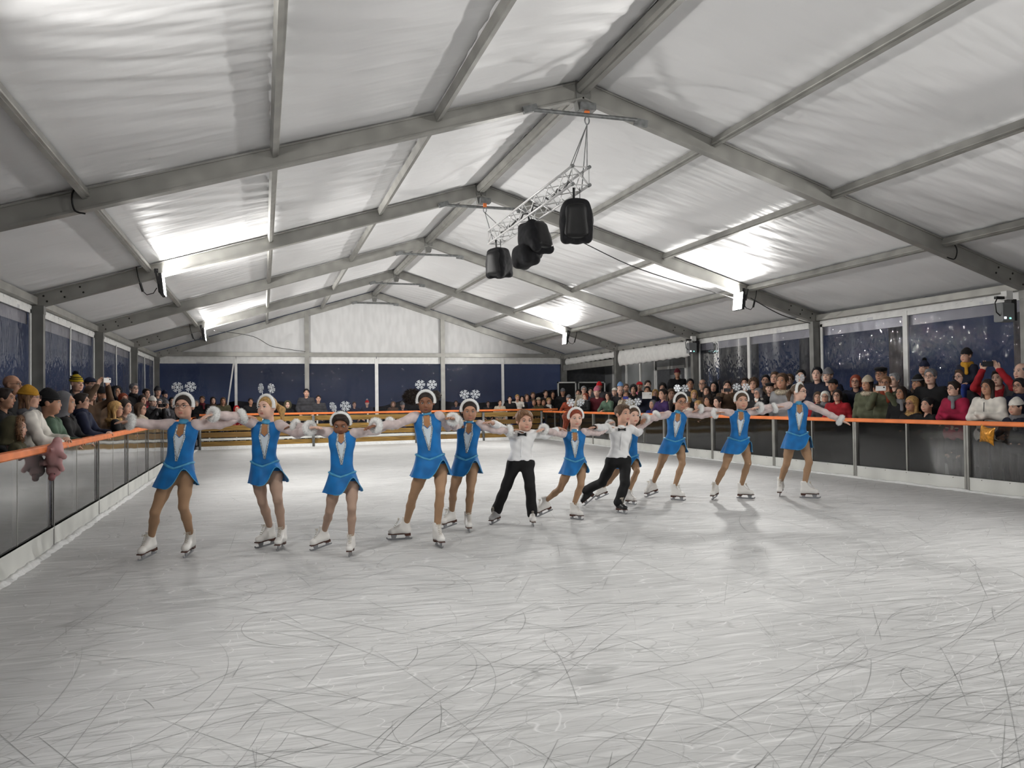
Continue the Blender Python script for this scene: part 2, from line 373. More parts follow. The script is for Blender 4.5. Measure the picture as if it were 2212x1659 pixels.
for y0, y1 in zip(FY[:-1], FY[1:]):
    for x in (-5.67, -3.75, -1.87, 1.87, 3.75, 5.67):
        mb = MB().bar((x, y0 + .05, zt(x) - .05), (x, y1 - .05, zt(x) - .05), .075, .1, (math.copysign(.292, x), 0, .956), ch=.008)
        mb.bar((x, y0 + .05, zt(x) - .108), (x, y1 - .05, zt(x) - .108), .045, .014, (math.copysign(.292, x), 0, .956))
        mb.build('purlin', ['aluminium'], ceil)
    mb = MB().bar((0, y0 + .05, 5.34), (0, y1 - .05, 5.34), .17, .14, ch=.03); mb.bar((0, y0 + .05, 5.262), (0, y1 - .05, 5.262), .07, .016)
    mb.build('ridge_beam', ['aluminium'], ceil)
    MB().prism([(-.35, zt(.35) + .055), (0, zt(0) + .06), (.35, zt(.35) + .055), (.35, zt(.35) + .075), (0, zt(0) + .08), (-.35, zt(.35) + .075)], 1, y0, y1).build('ridge_cap', ['white_fabric'], ceil)
    for sg in (-1, 1):
        MB().bar((sg * 7.34, y0 + .06, 3.07), (sg * 7.34, y1 - .06, 3.07), .1, .13, ch=.01).build('eave_beam', ['aluminium'], ceil)

# ---- tent frames (arches)
FN = ['rear end', 'second arch from the rear end', 'arch just behind the camera', 'arch over the camera']
VIS = ['aluminium tent arch nearest the camera carrying the near end of the truss', 'aluminium tent arch carrying the far truss end and the bright near floodlights',
       'aluminium tent arch between the two floodlit arches', 'aluminium tent arch carrying the two far floodlights', 'aluminium gable arch standing at the far plastic wall']
def make_frame(i, Y):
    f = empty('tent_frame', (0, Y, 0)); tag(f, VIS[i - 4] if i >= 4 else 'aluminium tent %s, out of sight' % FN[i], 'tent frame', 'tent frames')
    for sg in (-1, 1):
        up = (sg * .292, 0, .956); a = np.array((sg * .02, 0, zt(0) - .115)); b = np.array((sg * 7.4, 0, zt(7.4) - .115))
        mb = MB().bar(a, b, .09, .2, up, ch=.006); n = np.array(up)
        mb.bar(a - n * .104, b - n * .104, .13, .022, up); mb.bar(a + n * .1, b + n * .1, .12, .02, up)
        mb.build('rafter', ['aluminium'], f)
        p = MB().box((sg * HW - .1, -.065, 0), (sg * HW + .1, .065, 2.98)); p.box((sg * HW - .125, -.075, 0), (sg * HW + .125, .075, .03))
        p.box((sg * HW - .108, -.07, 2.86), (sg * HW + .108, .07, 3.0))
        p.build('post', ['alu_dark'], f)
        mb = MB()
        for dx, dv in ((.1, .05), (.35, .05), (.62, .05), (.15, -.05), (.4, -.05), (.67, -.05)):
            x = HW - dx; mb.ball((sg * x, -.048, zt(x) - .12 + dv), (.016, .008, .016), 8)
        mb.build('bolt_set', ['dark_hole'], f)
    MB().prism([(-.09, 5.2), (-.06, 5.06), (.06, 5.06), (.09, 5.2), (.11, 5.42), (-.11, 5.42)], 1, -.062, .062).build('apex_bracket', ['alu_dark'], f)
    tb = MB().tube([(-.66, -.09, 4.985), (.72, -.09, 4.985)], .026, 10).build('tie_bar', ['galvanised'], f)
    for x in (-.72, .78):
        MB().bar((x - .09, -.085, 4.985 - abs(.02)), (x + .09, -.085, 4.985 + (.04 if x < 0 else -.04)), .05, .085, (0, 0, 1)).build('end_clamp', ['galvanised'], tb)
for i, Y in enumerate(FY): make_frame(i, Y)

# ---- plastic windows of the long sides
WN = [0]
def window(sg, y0, y1, fine=True):
    WN[0] += 1
    X = sg * 7.38; ym = (y0 + y1) / 2 + .05
    wdw = empty('window_%d' % WN[0], (X, y0, 0)); tag(wdw, 'clear plastic tent window with white borders', kind='structure')
    L = y1 - y0; mid = ym - y0
    for a, b in ((.1, mid), (mid, L - .1)):
        ny, nz_ = (26, 22) if fine else (3, 3)
        yy = np.linspace(a, b, ny); zz = np.linspace(.1, 2.93, nz_); A, Z = np.meshgrid(yy, zz, indexing='ij')
        ed = np.sin(PI * (A - a) / (b - a))
        dx = ed * (.012 * np.sin(A * 5.1 + Z * .9 + y0) + .006 * np.sin(A * 12.3 - Z * 2.1) + .003 * np.sin(A * 27 + np.sin(Z * 3)))
        V = np.stack([dx, A, Z], -1).reshape(-1, 3); i = np.arange(ny * nz_).reshape(ny, nz_)
        obj('pane', mesh('pane', V, np.stack([i[:-1, :-1], i[1:, :-1], i[1:, 1:], i[:-1, 1:]], -1).reshape(-1, 4).copy(), 'window_plastic', smooth=True), wdw)
        MB().box((sg * .05 - .003, a, 2.69), (sg * .05 + .003, b, 2.9)).build('valance', ['window_band'], wdw)
    mb = MB().box((-.012, .08, 2.87), (.012, L - .08, 2.99)); mb.box((sg * .02 - .01, .02, 2.96), (sg * .02 + .01, L - .02, 3.12)); k = int(L / .3)
    for j in range(k): mb.ball((-sg * .01, .2 + j * .3, 2.97), (.012, .045, .025), 6)
    mb.build('border_top', ['white_trim'], wdw)
    for a in (.12, L - .12): MB().box((-.012, a - .035, 0), (.012, a + .035, 2.93)).build('border_side', ['white_trim'], wdw)
    if sg > 0: MB().box((-.02, mid - .055, 0), (.02, mid + .055, 2.95)).build('mullion', ['white_trim'], wdw)
    else: MB().tube([(.02, mid + .025 * math.sin(z * 4 + y0), z) for z in np.linspace(0, 2.9, 24)], .018, 6).build('zip_seam', ['white_trim'], wdw, smooth=True)
    MB().box((-.01, .05, 0), (.01, L - .05, .22)).build('border_bottom', ['white_trim'], wdw)
for y0, y1 in zip(FY[:-1], FY[1:]):
    window(-1, y0, y1, y0 > 3)
    if y0 < 19: window(1, y0, y1, y0 > 3)

# ---- far gable wall
GY = 29.47
wf = empty('wall_far', (0, GY, 0)); tag(wf, 'far gable of white fabric over a row of plastic windows', kind='structure')
def gable_panel(x0, x1):
    n = 18; V = []; Q = []
    for i in range(n + 1):
        x = x0 + (x1 - x0) * i / n; top = max(3.21, zt(x) - .05)
        for j in range(7):
            z = 3.2 + (top - 3.2) * j / 6; V.append((x, .05 + .012 * math.sin(x * 7 + z) * math.sin(PI * i / n) + .006 * math.sin(x * 17 + z * 2), z))
    for i in range(n):
        for j in range(6): Q.append((i*7+j, (i+1)*7+j, (i+1)*7+j+1, i*7+j+1))
    obj('fabric_panel', mesh('fabric_panel', V, Q, 'white_fabric', smooth=True), wf)
for a, b in ((-7.3, -2.4), (-2.4, 2.5), (2.5, 7.3)): gable_panel(a, b)
for a, b in ((-7.25, -2.45), (-2.35, 2.45), (2.55, 7.25)): MB().box((a, -.05, 3.05), (b, .05, 3.19)).build('gable_beam', ['aluminium'], wf)
for x in (-2.4, 2.5): MB().box((x - .075, -.06, 0), (x + .075, .06, zt(x) - .1)).build('gable_post', ['aluminium'], wf)
for x, wd in ((-4.78, .09), (.06, .12), (4.84, .1)): MB().box((x - wd / 2, .04, 0), (x + wd / 2, .07, 2.98)).build('mullion', ['white_trim'], wf)
WN[0] += 1
gw = empty('window_%d' % WN[0], (0, GY + .09, 0)); tag(gw, 'row of clear plastic windows across the far gable', kind='structure')
for a, b in ((-7.18, -4.82), (-4.74, -2.45), (-2.3, 0.0), (.12, 2.4), (2.58, 4.79), (4.89, 7.15)):
    n = 22; V = []; Q = []
    for i in range(n + 1):
        for j in range(14):
            z = .1 + 2.75 * j / 13; bb = b - (.42 * (1 - z / 2.8) if a < -7 else 0)
            x = a + (bb - a) * i / n; e = math.sin(PI * i / n)
            V.append((x, e * (.03 * math.sin(x * 5 + z) + .015 * math.sin(x * 13 - z * 2) + .008 * math.sin(x * 31 + z)), z))
    for i in range(n):
        for j in range(13): Q.append((i*14+j, (i+1)*14+j, (i+1)*14+j+1, i*14+j+1))
    obj('pane', mesh('pane', V, Q, 'window_plastic', smooth=True), gw)
    MB().box((a - .05, -.02, 2.8), (b + .05, .0, 3.07)).build('border_top', ['white_trim'], gw)
MB().bar((-5.2, -.02, .3), (-4.85, -.02, 2.85), .05, .012, (0, 1, 0)).build('flap_edge', ['white_trim'], gw)
MB().box((-7.2, -.03, 0), (7.2, 0, .2)).build('border_bottom', ['white_trim'], gw)
rw = MB().prism([(-7.4, 0), (7.4, 0), (7.4, zt(7.4)), (0, zt(0)), (-7.4, zt(7.4))], 1, -10.6, -10.57).build('wall_rear', ['white_fabric']); tag(rw, 'white fabric end wall behind the camera', kind='structure')

# ---- annex beyond the right wall, rolled curtains, blackboards
an = empty('wall_annex', (9.25, 19.5, 0)); tag(an, 'grey panelled annex wall seen under the rolled curtains', kind='structure')
ys = [0.1, 1.3, 2.5, 3.85, 6.05, 7.2, 8.4, 9.6, 10.5]
for a, b in zip(ys[:-1], ys[1:]):
    if abs(a - 3.85) > .01: MB().box((0, a + .03, 0), (.05, b - .03, 3.1)).build('wall_panel', ['annex_grey'], an)
    else: MB().box((0, a + .03, 2.45), (.05, b - .03, 3.1)).build('wall_panel', ['annex_grey'], an)
    MB().box((-.05, b - .04, 0), (.03, b + .04, 3.1)).build('wall_stud', ['white_trim'], an)
MB().box((-.9, 0, 3.1), (.1, 10.5, 3.18)).build('annex_roof', ['annex_grey'], an)
MB().box((-1.9, 10.45, 0), (.05, 10.52, 3.1)).build('annex_end_panel', ['annex_dark'], an)
MB().box((-1.9, -.04, 0), (.05, .02, 3.1)).build('annex_end_panel', ['annex_dark'], an)
MB().box((-1.9, -.0, 3.14), (-.9, 10.5, 3.2)).build('annex_roof', ['annex_grey'], an)
for y, lab in ((2.2, 'unseen fill lamp added under the annex roof by the deep curtain'), (7.4, 'unseen fill lamp added under the annex roof in the far corner')):  # unseen lamps added to brighten the annex interior
    tl_ = empty('fill_lamp', (8.35, 19.5 + y, 3.02)); tag(tl_, lab, 'fill lamp', 'annex fill lamps')
    MB().box((-.06, -.65, .03), (.06, .65, .1)).build('lamp_body', ['white_trim'], tl_); MB().tube([(0, -.6, .0), (0, .6, .0)], .025, 10).build('tube', ['fill_white'], tl_)
dr = MB().box((0, 3.95, .02), (.04, 5.95, 2.42)).build('door_1', ['annex_dark']); dr.location = (9.25, 19.5, 0); tag(dr, 'dark grey annex door with a pale frame', kind='structure')
for a, b in (((-.03, 3.88, 0), (.06, 3.98, 2.5)), ((-.03, 5.92, 0), (.06, 6.02, 2.5)), ((-.03, 3.88, 2.4), (.06, 6.02, 2.5))): MB().box(a, b).build('door_frame', ['white_trim'], dr)
MB().box((-.02, 4.2, 1.2), (.01, 5.0, 2.2)).build('door_pane', ['annex_grey'], dr)
MB().tube([(-.04, 4.12, 1.0), (-.07, 4.12, 1.02), (-.07, 4.24, 1.02)], .012, 6).build('door_handle', ['steel'], dr)
def curtain(y0, y1, zlo0, zlo1, label):
    n = 40; V = []; Q = []
    for i in range(n + 1):
        y = y0 + (y1 - y0) * i / n; lo = zlo0 + (zlo1 - zlo0) * i / n + .015 * math.sin(i * 1.7)
        for j in range(8):
            z = 3.0 + (lo - 3.0) * j / 7; V.append((7.32 - .05 * math.sin(j / 7 * PI) - .012 * math.sin(i * 1.1 + j * .4), y, z))
        for j in range(8):
            z = lo + (3.0 - lo) * j / 7; V.append((7.36 + .03 * math.sin(j / 7 * PI), y, z))
    k = 16
    for i in range(n):
        for j in range(k): Q.append((i*k+j, i*k+(j+1) % k, (i+1)*k+(j+1) % k, (i+1)*k+j))
    t = obj('rolled_curtain', mesh('rolled_curtain', V, Q, 'white_trim', smooth=True)); tag(t, label, 'curtain', 'rolled curtains')
    s = MB()
    for i in range(6): y = y0 + (y1 - y0) * (i + .5) / 6; s.box((7.25, y - .015, 2.98), (7.4, y + .015, 3.02))
    s.build('strap', ['alu_dark'], t)
curtain(19.75, 24.35, 2.56, 2.50, 'deep white curtain rolled up under the eave by the annex door')
curtain(24.6, 29.2, 2.80, 2.74, 'narrow white curtain rolled up above the grey beam in the far corner')
b_ = MB().box((7.22, 24.6, 2.53), (7.36, 29.3, 2.74)).build('eave_girder', ['aluminium']); tag(b_, 'grey girder crossing the far corner bay below the narrow curtain', 'girder')
for x0, x1, lab in ((6.91, 7.68, 'square blackboard with white frame in the far corner'), (7.81, 8.96, 'wide blackboard with white frame beside the square one')):
    b = empty('blackboard', ((x0 + x1) / 2, 29.15 if x0 < 7 else 29.3, 0)); w2 = (x1 - x0) / 2; tag(b, lab, 'blackboard', 'blackboards')
    MB().box((-w2, -.02, .9), (w2, .02, 2.08)).build('board', ['blackboard'], b)
    f = MB()
    for a, c in (((-w2, -.03, .88), (-w2 + .05, .03, 2.1)), ((w2 - .05, -.03, .88), (w2, .03, 2.1)), ((-w2, -.03, 2.05), (w2, .03, 2.1)), ((-w2, -.03, .88), (w2, .03, .93))): f.box(a, c)
    f.build('frame', ['white_trim'], b)
    for x in (-w2 + .06, w2 - .06): MB().bar((x, .0, .0), (x, .0, .9), .04, .04, (0, 1, 0)).build('leg', ['white_trim'], b)

# ---- outside the tent
for i, Y in enumerate((13.9, 17.7, 21.5, 25.3)):
    p = empty('concrete_pillar', (12.4, Y, -.125)); tag(p, '%s pale concrete pillar outside the long plastic windows' % ('nearest', 'second nearest', 'third nearest', 'farthest')[i], 'pillar', 'pillars outside')
    MB().tube([(0, 0, 0), (0, 0, 4.2)], .2, 20).build('shaft', ['pillar'], p, smooth=True)
    MB().box((-.28, -.28, 4.1), (.28, .28, 4.4)).build('capital', ['pillar'], p)
hb = MB()
rnd = random.Random(4)
prev = -60
V = []; Q = []
for i in range(81):
    x = -60 + i * 1.8; h = 1.1 + .5 * math.sin(i * .31) + .4 * math.sin(i * .83 + 1) + rnd.uniform(0, .5)
    V += [(x, 72, -.2), (x, 72, h), (x, 74, h), (x, 74, -.2)]
for i in range(80):
    for j in range(4): Q.append((i*4+j, i*4+(j+1) % 4, (i+1)*4+(j+1) % 4, (i+1)*4+j))
tag(obj('hills', mesh('hills', V, Q, 'tree_dark')), 'dark wooded rise far beyond the tent', kind='structure')

# ---- rink barriers
def barrier(sg, y0, y1, label):
    b = empty('rink_barrier', (sg * BX, y0, 0)); tag(b, label, 'barrier', 'rink barrier modules on the %s side' % ('annex' if sg > 0 else 'pig toy'))
    L = y1 - y0; s = sg
    kp = MB().box((-.03, .012, .0), (.03, L - .012, .21)); kp.box((-.035 if s > 0 else .0, .012, .195), (.0 if s > 0 else .035, L - .012, .21)); kp.build('kick_plate', ['kick_white'], b)
    for a, c in ((.03, L / 2 - .012), (L / 2 + .012, L - .03)): MB().box((-.006, a, .21), (.006, c, .965)).build('acrylic_pane', ['acrylic' if s > 0 else 'acrylic_glare'], b)
    p = MB()
    if s > 0: p.box((-.04, -.04, 0), (.04, -.004, .96)); p.box((-.04, .004, .02), (.04, .04, .96))
    else: p.box((.02, -.012, 0), (.034, .012, .96))
    p.build('post', ['aluminium' if s > 0 else 'alu_dark'], b)
    MB().box((-.02, L / 2 - (.014 if s > 0 else .007), .21), (.02 if s > 0 else .008, L / 2 + (.014 if s > 0 else .007), .96)).build('mullion', ['aluminium'], b)
    MB().bar((0, -.004, .9925), (0, L - .004, .9925), .1, .065, ch=.012).build('hand_rail', ['orange_rail'], b)
    if s > 0:
        mb = MB()
        for j in range(5): mb.ball((-s * .034, .25 + j * (L - .5) / 4, .185), .006, 6)
        mb.build('screw_set', ['dark_hole'], b)
for k in range(-2, 7):
    y = 9.0 + 2.3 * k
    lab = 'clear barrier module with orange rail under the pig toy' if k == -1 else '%s clear barrier module counted from the one under the pig toy, same side' % ORD[k + 1] if k >= 0 else 'clear barrier module nearest the camera on the pig toy side'
    barrier(-1, y, y + 2.3 if k < 6 else 26.55, lab)
    if k == 6: break
barrier(-1, 25.1, 26.55, 'short last clear barrier module before the wooden fence, pig toy side')
for k in range(-2, 8):
    y = 9.3 + 2.32 * k
    lab = 'clear barrier module below the golden bag' if k == -1 else 'clear barrier module nearest the camera on the golden bag side' if k < -1 else '%s clear barrier module counted from the one below the golden bag' % ORD[k + 1]
    barrier(1, y, y + 2.32, lab)
for sg, y1 in ((-1, 26.5), (1, 27.7)):
    n = 260; V = []; Q = []; rnd = random.Random(9)
    for i in range(n + 1):
        y = 1 + (y1 - 1) * i / n; wv = .05 + .035 * rnd.random(); h = .018 + .02 * rnd.random(); x = sg * (BX - .03)
        V += [(x, y, .0), (x, y, h), (x - sg * wv * .5, y, h * .8), (x - sg * wv, y, .0005)]
    for i in range(n):
        for j in range(3): Q.append((i*4+j, i*4+j+1, (i+1)*4+j+1, (i+1)*4+j))
    o = obj('snow_ridge', mesh('snow_ridge', V, Q, 'snow', smooth=True)); tag(o, 'thin ridge of shaved snow along the %s barrier' % ('golden bag' if sg > 0 else 'pig toy'), 'snow', kind='stuff')

# ---- wooden fence at the far end, and the rail behind it
fa = np.array((-5.82, 26.62, 0)); fb = np.array((5.84, 27.95, 0)); fd = (fb - fa) / np.linalg.norm(fb - fa); FL = np.linalg.norm(fb - fa)
fang = math.atan2(fd[1], fd[0])
fn = empty('wooden_fence', fa, fang); tag(fn, 'long low wooden plank fence closing the far end of the rink', 'fence')
posts = [0.06, 3.5, 6.95, 9.42, 11.15, FL - .03]
for a, b in zip(posts[:-1], posts[1:]):
    for z0, z1 in ((.10, .25), (.37, .53), (.57, .73), (.84, 1.0)):
        MB().box((a + .03, -.02 + random.uniform(-.006, .006), z0), (b - .03, .025, z1 + random.uniform(-.006, .006))).build('plank', [random.choice(('wood', 'wood_b'))], fn)
    MB().box((a + .02, -.015, .275), (b - .02, .015, .345)).build('cable_strip', ['kick_white'], fn)
for a in posts: MB().tube([(a, -.06, 0), (a, -.06, 1.0)], .045, 12).build('post', ['galvanised'], fn, smooth=True)
MB().box((0, -.08, 0), (FL, .03, .1)).build('ice_sill', ['snow'], fn)
hr = empty('far_hand_rail', fa + np.array((0, .75, 0)), fang * .6); tag(hr, 'orange hand rail on white legs behind the wooden fence', 'rail')
MB().bar((0, 0, 1.06), (12.4, 0, 1.06), .08, .07, ch=.01).build('rail_bar', ['orange_rail'], hr)
for i in range(8): MB().bar((.3 + i * 1.68, 0, 0), (.3 + i * 1.68, 0, 1.03), .05, .05, (0, 1, 0)).build('leg', ['white_trim'], hr)

# ---- flood lights
def flood(x, Y, label, led='led'):
    sg = 1 if x < 0 else -1                    # beams point at the middle of the tent, tipped up a little
    f = empty('flood_light', (x, Y, 3.38)); tag(f, label, 'flood light', 'LED flood lights')
    tl = math.radians(6) * sg
    def R(p): c, s = math.cos(-tl), math.sin(-tl); return (p[0] * c + p[2] * s, p[1], -p[0] * s + p[2] * c)
    def tb(a, b):
        mb = MB().box(a, b); mb.v = [R(p) for p in mb.v]; return mb
    x0, x1 = sorted((0, sg * .05))
    mb = tb((x0, -.17, -.18), (x1, .17, .18))
    for i in range(7): q = tb((min(0, -sg * .03), -.15 + i * .045, -.13), (max(0, -sg * .03), -.13 + i * .045, .13)); mb.add(q.v, q.f)
    h = mb.build('housing', ['black_plastic'], f)
    xs = sorted((sg * .05, sg * .056)); rim = tb((xs[0], -.168, -.178), (xs[1], .168, .178)).build('bezel', ['white_trim'], h)
    q = [R((sg * .058, a, b)) for a, b in ((-.155, -.165), (.155, -.165), (.155, .165), (-.155, .165))]
    if sg < 0: q = q[::-1]
    obj('led_panel', mesh('led_panel', q, [(0, 1, 2, 3)], led), f)
    br = MB()
    for a in (-.19, .19): br.bar((-sg * .01, a, .0), (-sg * .06, a, .23), .008, .03, (1, 0, 0))
    br.bar((-sg * .06, -.19, .23), (-sg * .06, .19, .23), .04, .01); br.box((-sg * .06 - .03, -.05, .2), (-sg * .06 + .03, .05, .27)); br.build('bracket', ['black_plastic'], f)
    pts = [(-sg * .05, -.05, -.05), (-sg * .1, -.06, -.14), (-sg * .2, -.07, -.17), (-sg * .27, -.07, -.1), (-sg * .3, -.07, .02), (-sg * .33, -.07, .12), (-sg * .36, -.07, .3)]
    MB().tube(pts, .008, 6).build('cable', ['black_plastic'], f, smooth=True)
    MB().tube([(-sg * .26, -.07, -.12), (-sg * .30, -.07, .02)], .02, 8).build('connector', ['black_plastic'], f)
for Y, nm in ((14.47, 'second arch'), (24.47, 'fourth arch')):
    flood(-5.5, Y, 'black LED flood light under the %s, seen edge-on above the pig toy side' % nm); flood(5.5, Y, 'glaring LED flood light under the %s facing the camera' % nm)
for Y, nm in ((4.47, 'arch over the camera'), (-5.53, 'arch behind the camera')):
    flood(-5.5, Y, 'LED flood light under the %s, pig toy side, out of view' % nm, 'led_dim'); flood(5.5, Y, 'LED flood light under the %s, golden bag side, out of view' % nm, 'led_mid')
# small wall boxes on the posts of the annex side
def wall_box(loc, label):
    b = empty('control_box', loc); tag(b, label, 'control box', 'boxes on the tent posts')
    MB().bar((-.1, 0, 0), (.12, 0, 0), .16, .28, (0, 0, 1), ch=.015).build('case', ['annex_grey'], b)
    MB().box((-.08, -.085, -.1), (-.04, -.079, -.07)).build('light_dot', ['led_blue'], b); MB().box((.02, -.085, -.1), (.05, -.079, -.08)).build('light_dot', ['led_green'], b)
    MB().box((.0, -.06, .19), (.12, .04, .32)).build('white_lamp_head', ['white_trim'], b)
    MB().bar((-.15, 0, .22), (.12, 0, .22), .05, .04).build('mount_arm', ['black_plastic'], b)
    MB().tube([(-.13, -.02, .22), (-.19, -.03, .14), (-.17, -.03, .0), (-.1, -.03, -.05)], .009, 6).build('cable', ['black_plastic'], b, smooth=True)
    MB().box((.1, -.05, -.12), (.2, .07, .2)).build('back_plate', ['black_plastic'], b)
wall_box((6.66, 9.33, 2.62), 'grey box with small glowing dots and white lamp head by the golden bag side'); wall_box((7.1, 19.3, 2.75), 'grey box with white lamp head on the post by the deep rolled curtain')

# ---- truss with covered loudspeakers
tr = empty('lighting_truss', (-.015, 9.5, 4.13)); tag(tr, 'aluminium box truss hanging below the ridge with black loudspeakers', 'truss')
TL, h_ = 4.0, .115
for x in (-h_, h_):
    for z in (0, .23):
        MB().tube([(x, 0, z), (x, TL, z)], .017, 10).build('chord', ['truss_alu'], tr, smooth=True)
        MB().tube([(x, -.03, z), (x, .02, z)], .023, 10).build('end_coupler', ['galvanised'], tr)
n = 14
for fi, P in enumerate((lambda t, s: (-h_, t, .23 * s), lambda t, s: (h_, t, .23 * s), lambda t, s: (h_ * (2 * s - 1), t, 0), lambda t, s: (h_ * (2 * s - 1), t, .23))):
    mb = MB()
    for i in range(n): mb.tube([P(TL * i / n, i % 2), P(TL * (i + 1) / n, (i + 1) % 2)], .008, 6, caps=False)
    mb.build('lacing', ['truss_alu'], tr, smooth=True)
for y in (0.0, TL): 
    mb = MB()
    for a, b in (((-h_, 0), (h_, 0)), ((-h_, .23), (h_, .23)), ((-h_, 0), (-h_, .23)), ((h_, 0), (h_, .23)), ((-h_, .23), (h_, 0))): mb.tube([(a[0], y, a[1]), (b[0], y, b[1])], .008, 6)
    mb.build('end_frame', ['truss_alu'], tr)
MB().tube([(.02 * math.sin(i * 1.9), .3 + i * .17, .12 + .05 * math.sin(i * 2.3)) for i in range(20)], .014, 6).build('cable_bundle', ['black_plastic'], tr, smooth=True)
def hoist(Y, ends, label):
    s = empty('truss_sling', (0.05, Y, 5.05)); tag(s, label, 'sling', 'truss slings')
    MB().box((-.1, -.07, .0), (.1, .07, .09)).build('beam_clamp', ['galvanised'], s)
    MB().box((-.03, -.02, -.07), (.03, .02, .0)).build('hook_block', ['orange_rail'], s)
    MB().tube([(.03 * math.cos(a), 0, -.12 + .05 * math.sin(a)) for a in np.linspace(0, 2*PI, 13)[:-1]], .009, 6, closed=True).build('shackle', ['steel'], s)
    for e in ends: MB().tube([(0, 0, -.17), (e[0] - .05, e[1] - Y, e[2] - 5.05)], .006, 6).build('wire_rope', ['galvanised'], s)
hoist(9.42, [(-.13, 9.56, 4.38), (.1, 9.56, 4.38), (-.13, 9.75, 4.14), (.1, 9.75, 4.14)], 'near wire sling holding up the truss')
hoist(14.35, [(-.13, 13.4, 4.38), (.1, 13.4, 4.38), (-.13, 13.2, 4.14)], 'far wire sling holding up the truss')

# ================================================================== SMOOTH BODIES (signed distance fields)
A_ = lambda *v: np.array(v, dtype=np.float32)
def cap(a, b, ra, rb=None, k=.03, fd=None, ff=1.0): return ('c', np.asarray(a, np.float32), np.asarray(b, np.float32), ra, ra if rb is None else rb, k, None if fd is None else np.asarray(fd, np.float32), ff)
def ell(c, r, k=.02, R=None): return ('e', np.asarray(c, np.float32), np.asarray(r, np.float32), k, None if R is None else np.asarray(R, np.float32))
def pdist(p, X, Y, Z):
    if p[0] == 'c':
        _, a, b, ra, rb, k, fd, ff = p
        ba = b - a; L = float(ba @ ba) + 1e-12
        x, y, z = X - a[0], Y - a[1], Z - a[2]
        t = np.clip((x * ba[0] + y * ba[1] + z * ba[2]) / L, 0, 1)
        x = x - t * ba[0]; y = y - t * ba[1]; z = z - t * ba[2]
        d2 = x * x + y * y + z * z
        if fd is not None:
            s = x * fd[0] + y * fd[1] + z * fd[2]; d2 = d2 + s * s * (1 / ff ** 2 - 1)
        return np.sqrt(np.maximum(d2, 1e-12)) - (ra + (rb - ra) * t)
    _, c, r, k, R = p
    x, y, z = X - c[0], Y - c[1], Z - c[2]
    if R is not None: x, y, z = (x * R[0][0] + y * R[0][1] + z * R[0][2], x * R[1][0] + y * R[1][1] + z * R[1][2], x * R[2][0] + y * R[2][1] + z * R[2][2])
    k0 = np.sqrt((x / r[0]) ** 2 + (y / r[1]) ** 2 + (z / r[2]) ** 2) + 1e-6
    k1 = np.sqrt((x / r[0] ** 2) ** 2 + (y / r[1] ** 2) ** 2 + (z / r[2] ** 2) ** 2) + 1e-6
    return k0 * (k0 - 1) / k1
def pbox(p, pad):
    if p[0] == 'c':
        r = max(p[3], p[4]) * max(1, p[7]) + pad
        return np.minimum(p[1], p[2]) - r, np.maximum(p[1], p[2]) + r
    r = float(max(p[2])) if p[4] is not None else p[2]
    return p[1] - r - pad, p[1] + r + pad
def smin(a, b, k):
    h = np.maximum(k - np.abs(a - b), 0) / k
    return np.minimum(a, b) - h * h * k * .25
def feval(prims, P, infl=0):
    P = np.asarray(P, np.float32); D = np.full(P.shape[:-1], 1.0, np.float32)
    for p in prims: D = smin(D, pdist(p, P[..., 0], P[..., 1], P[..., 2]) - infl, p[5] if p[0] == 'c' else p[3])
    return D
def sdf(prims, h, cuts=(), infl=0.0, pad=.03, post=None, half=()):
    lo = np.min([pbox(p, pad + infl)[0] for p in prims], 0); hi = np.max([pbox(p, pad + infl)[1] for p in prims], 0)
    ax = [np.arange(lo[i], hi[i] + h, h, dtype=np.float32) for i in range(3)]
    D = np.full([len(a) for a in ax], .5, np.float32)
    def blk(p, pd):
        a, b = pbox(p, pd); s = [slice(max(0, int((a[i] - lo[i]) / h)), max(0, int((b[i] - lo[i]) / h) + 2)) for i in range(3)]
        return tuple(s), ax[0][s[0]][:, None, None], ax[1][s[1]][None, :, None], ax[2][s[2]][None, None, :]
    for p in prims:
        k = p[5] if p[0] == 'c' else p[3]
        s, X, Y, Z = blk(p, infl + k + 3 * h)
        if D[s].size: D[s] = smin(D[s], pdist(p, X, Y, Z) - infl, k)
    for p in cuts:
        k = p[5] if p[0] == 'c' else p[3]
        s, X, Y, Z = blk(p, k + 3 * h)
        if D[s].size: D[s] = -smin(-D[s], pdist(p, X, Y, Z), k)
    for n, c in half:      # keep the side n.p < c
        D = np.maximum(D, ax[0][:, None, None] * n[0] + ax[1][None, :, None] * n[1] + ax[2][None, None, :] * n[2] - c)
    if post is not None: D = D + post(ax[0][:, None, None], ax[1][None, :, None], ax[2][None, None, :])
    return surf(D, ax, h)
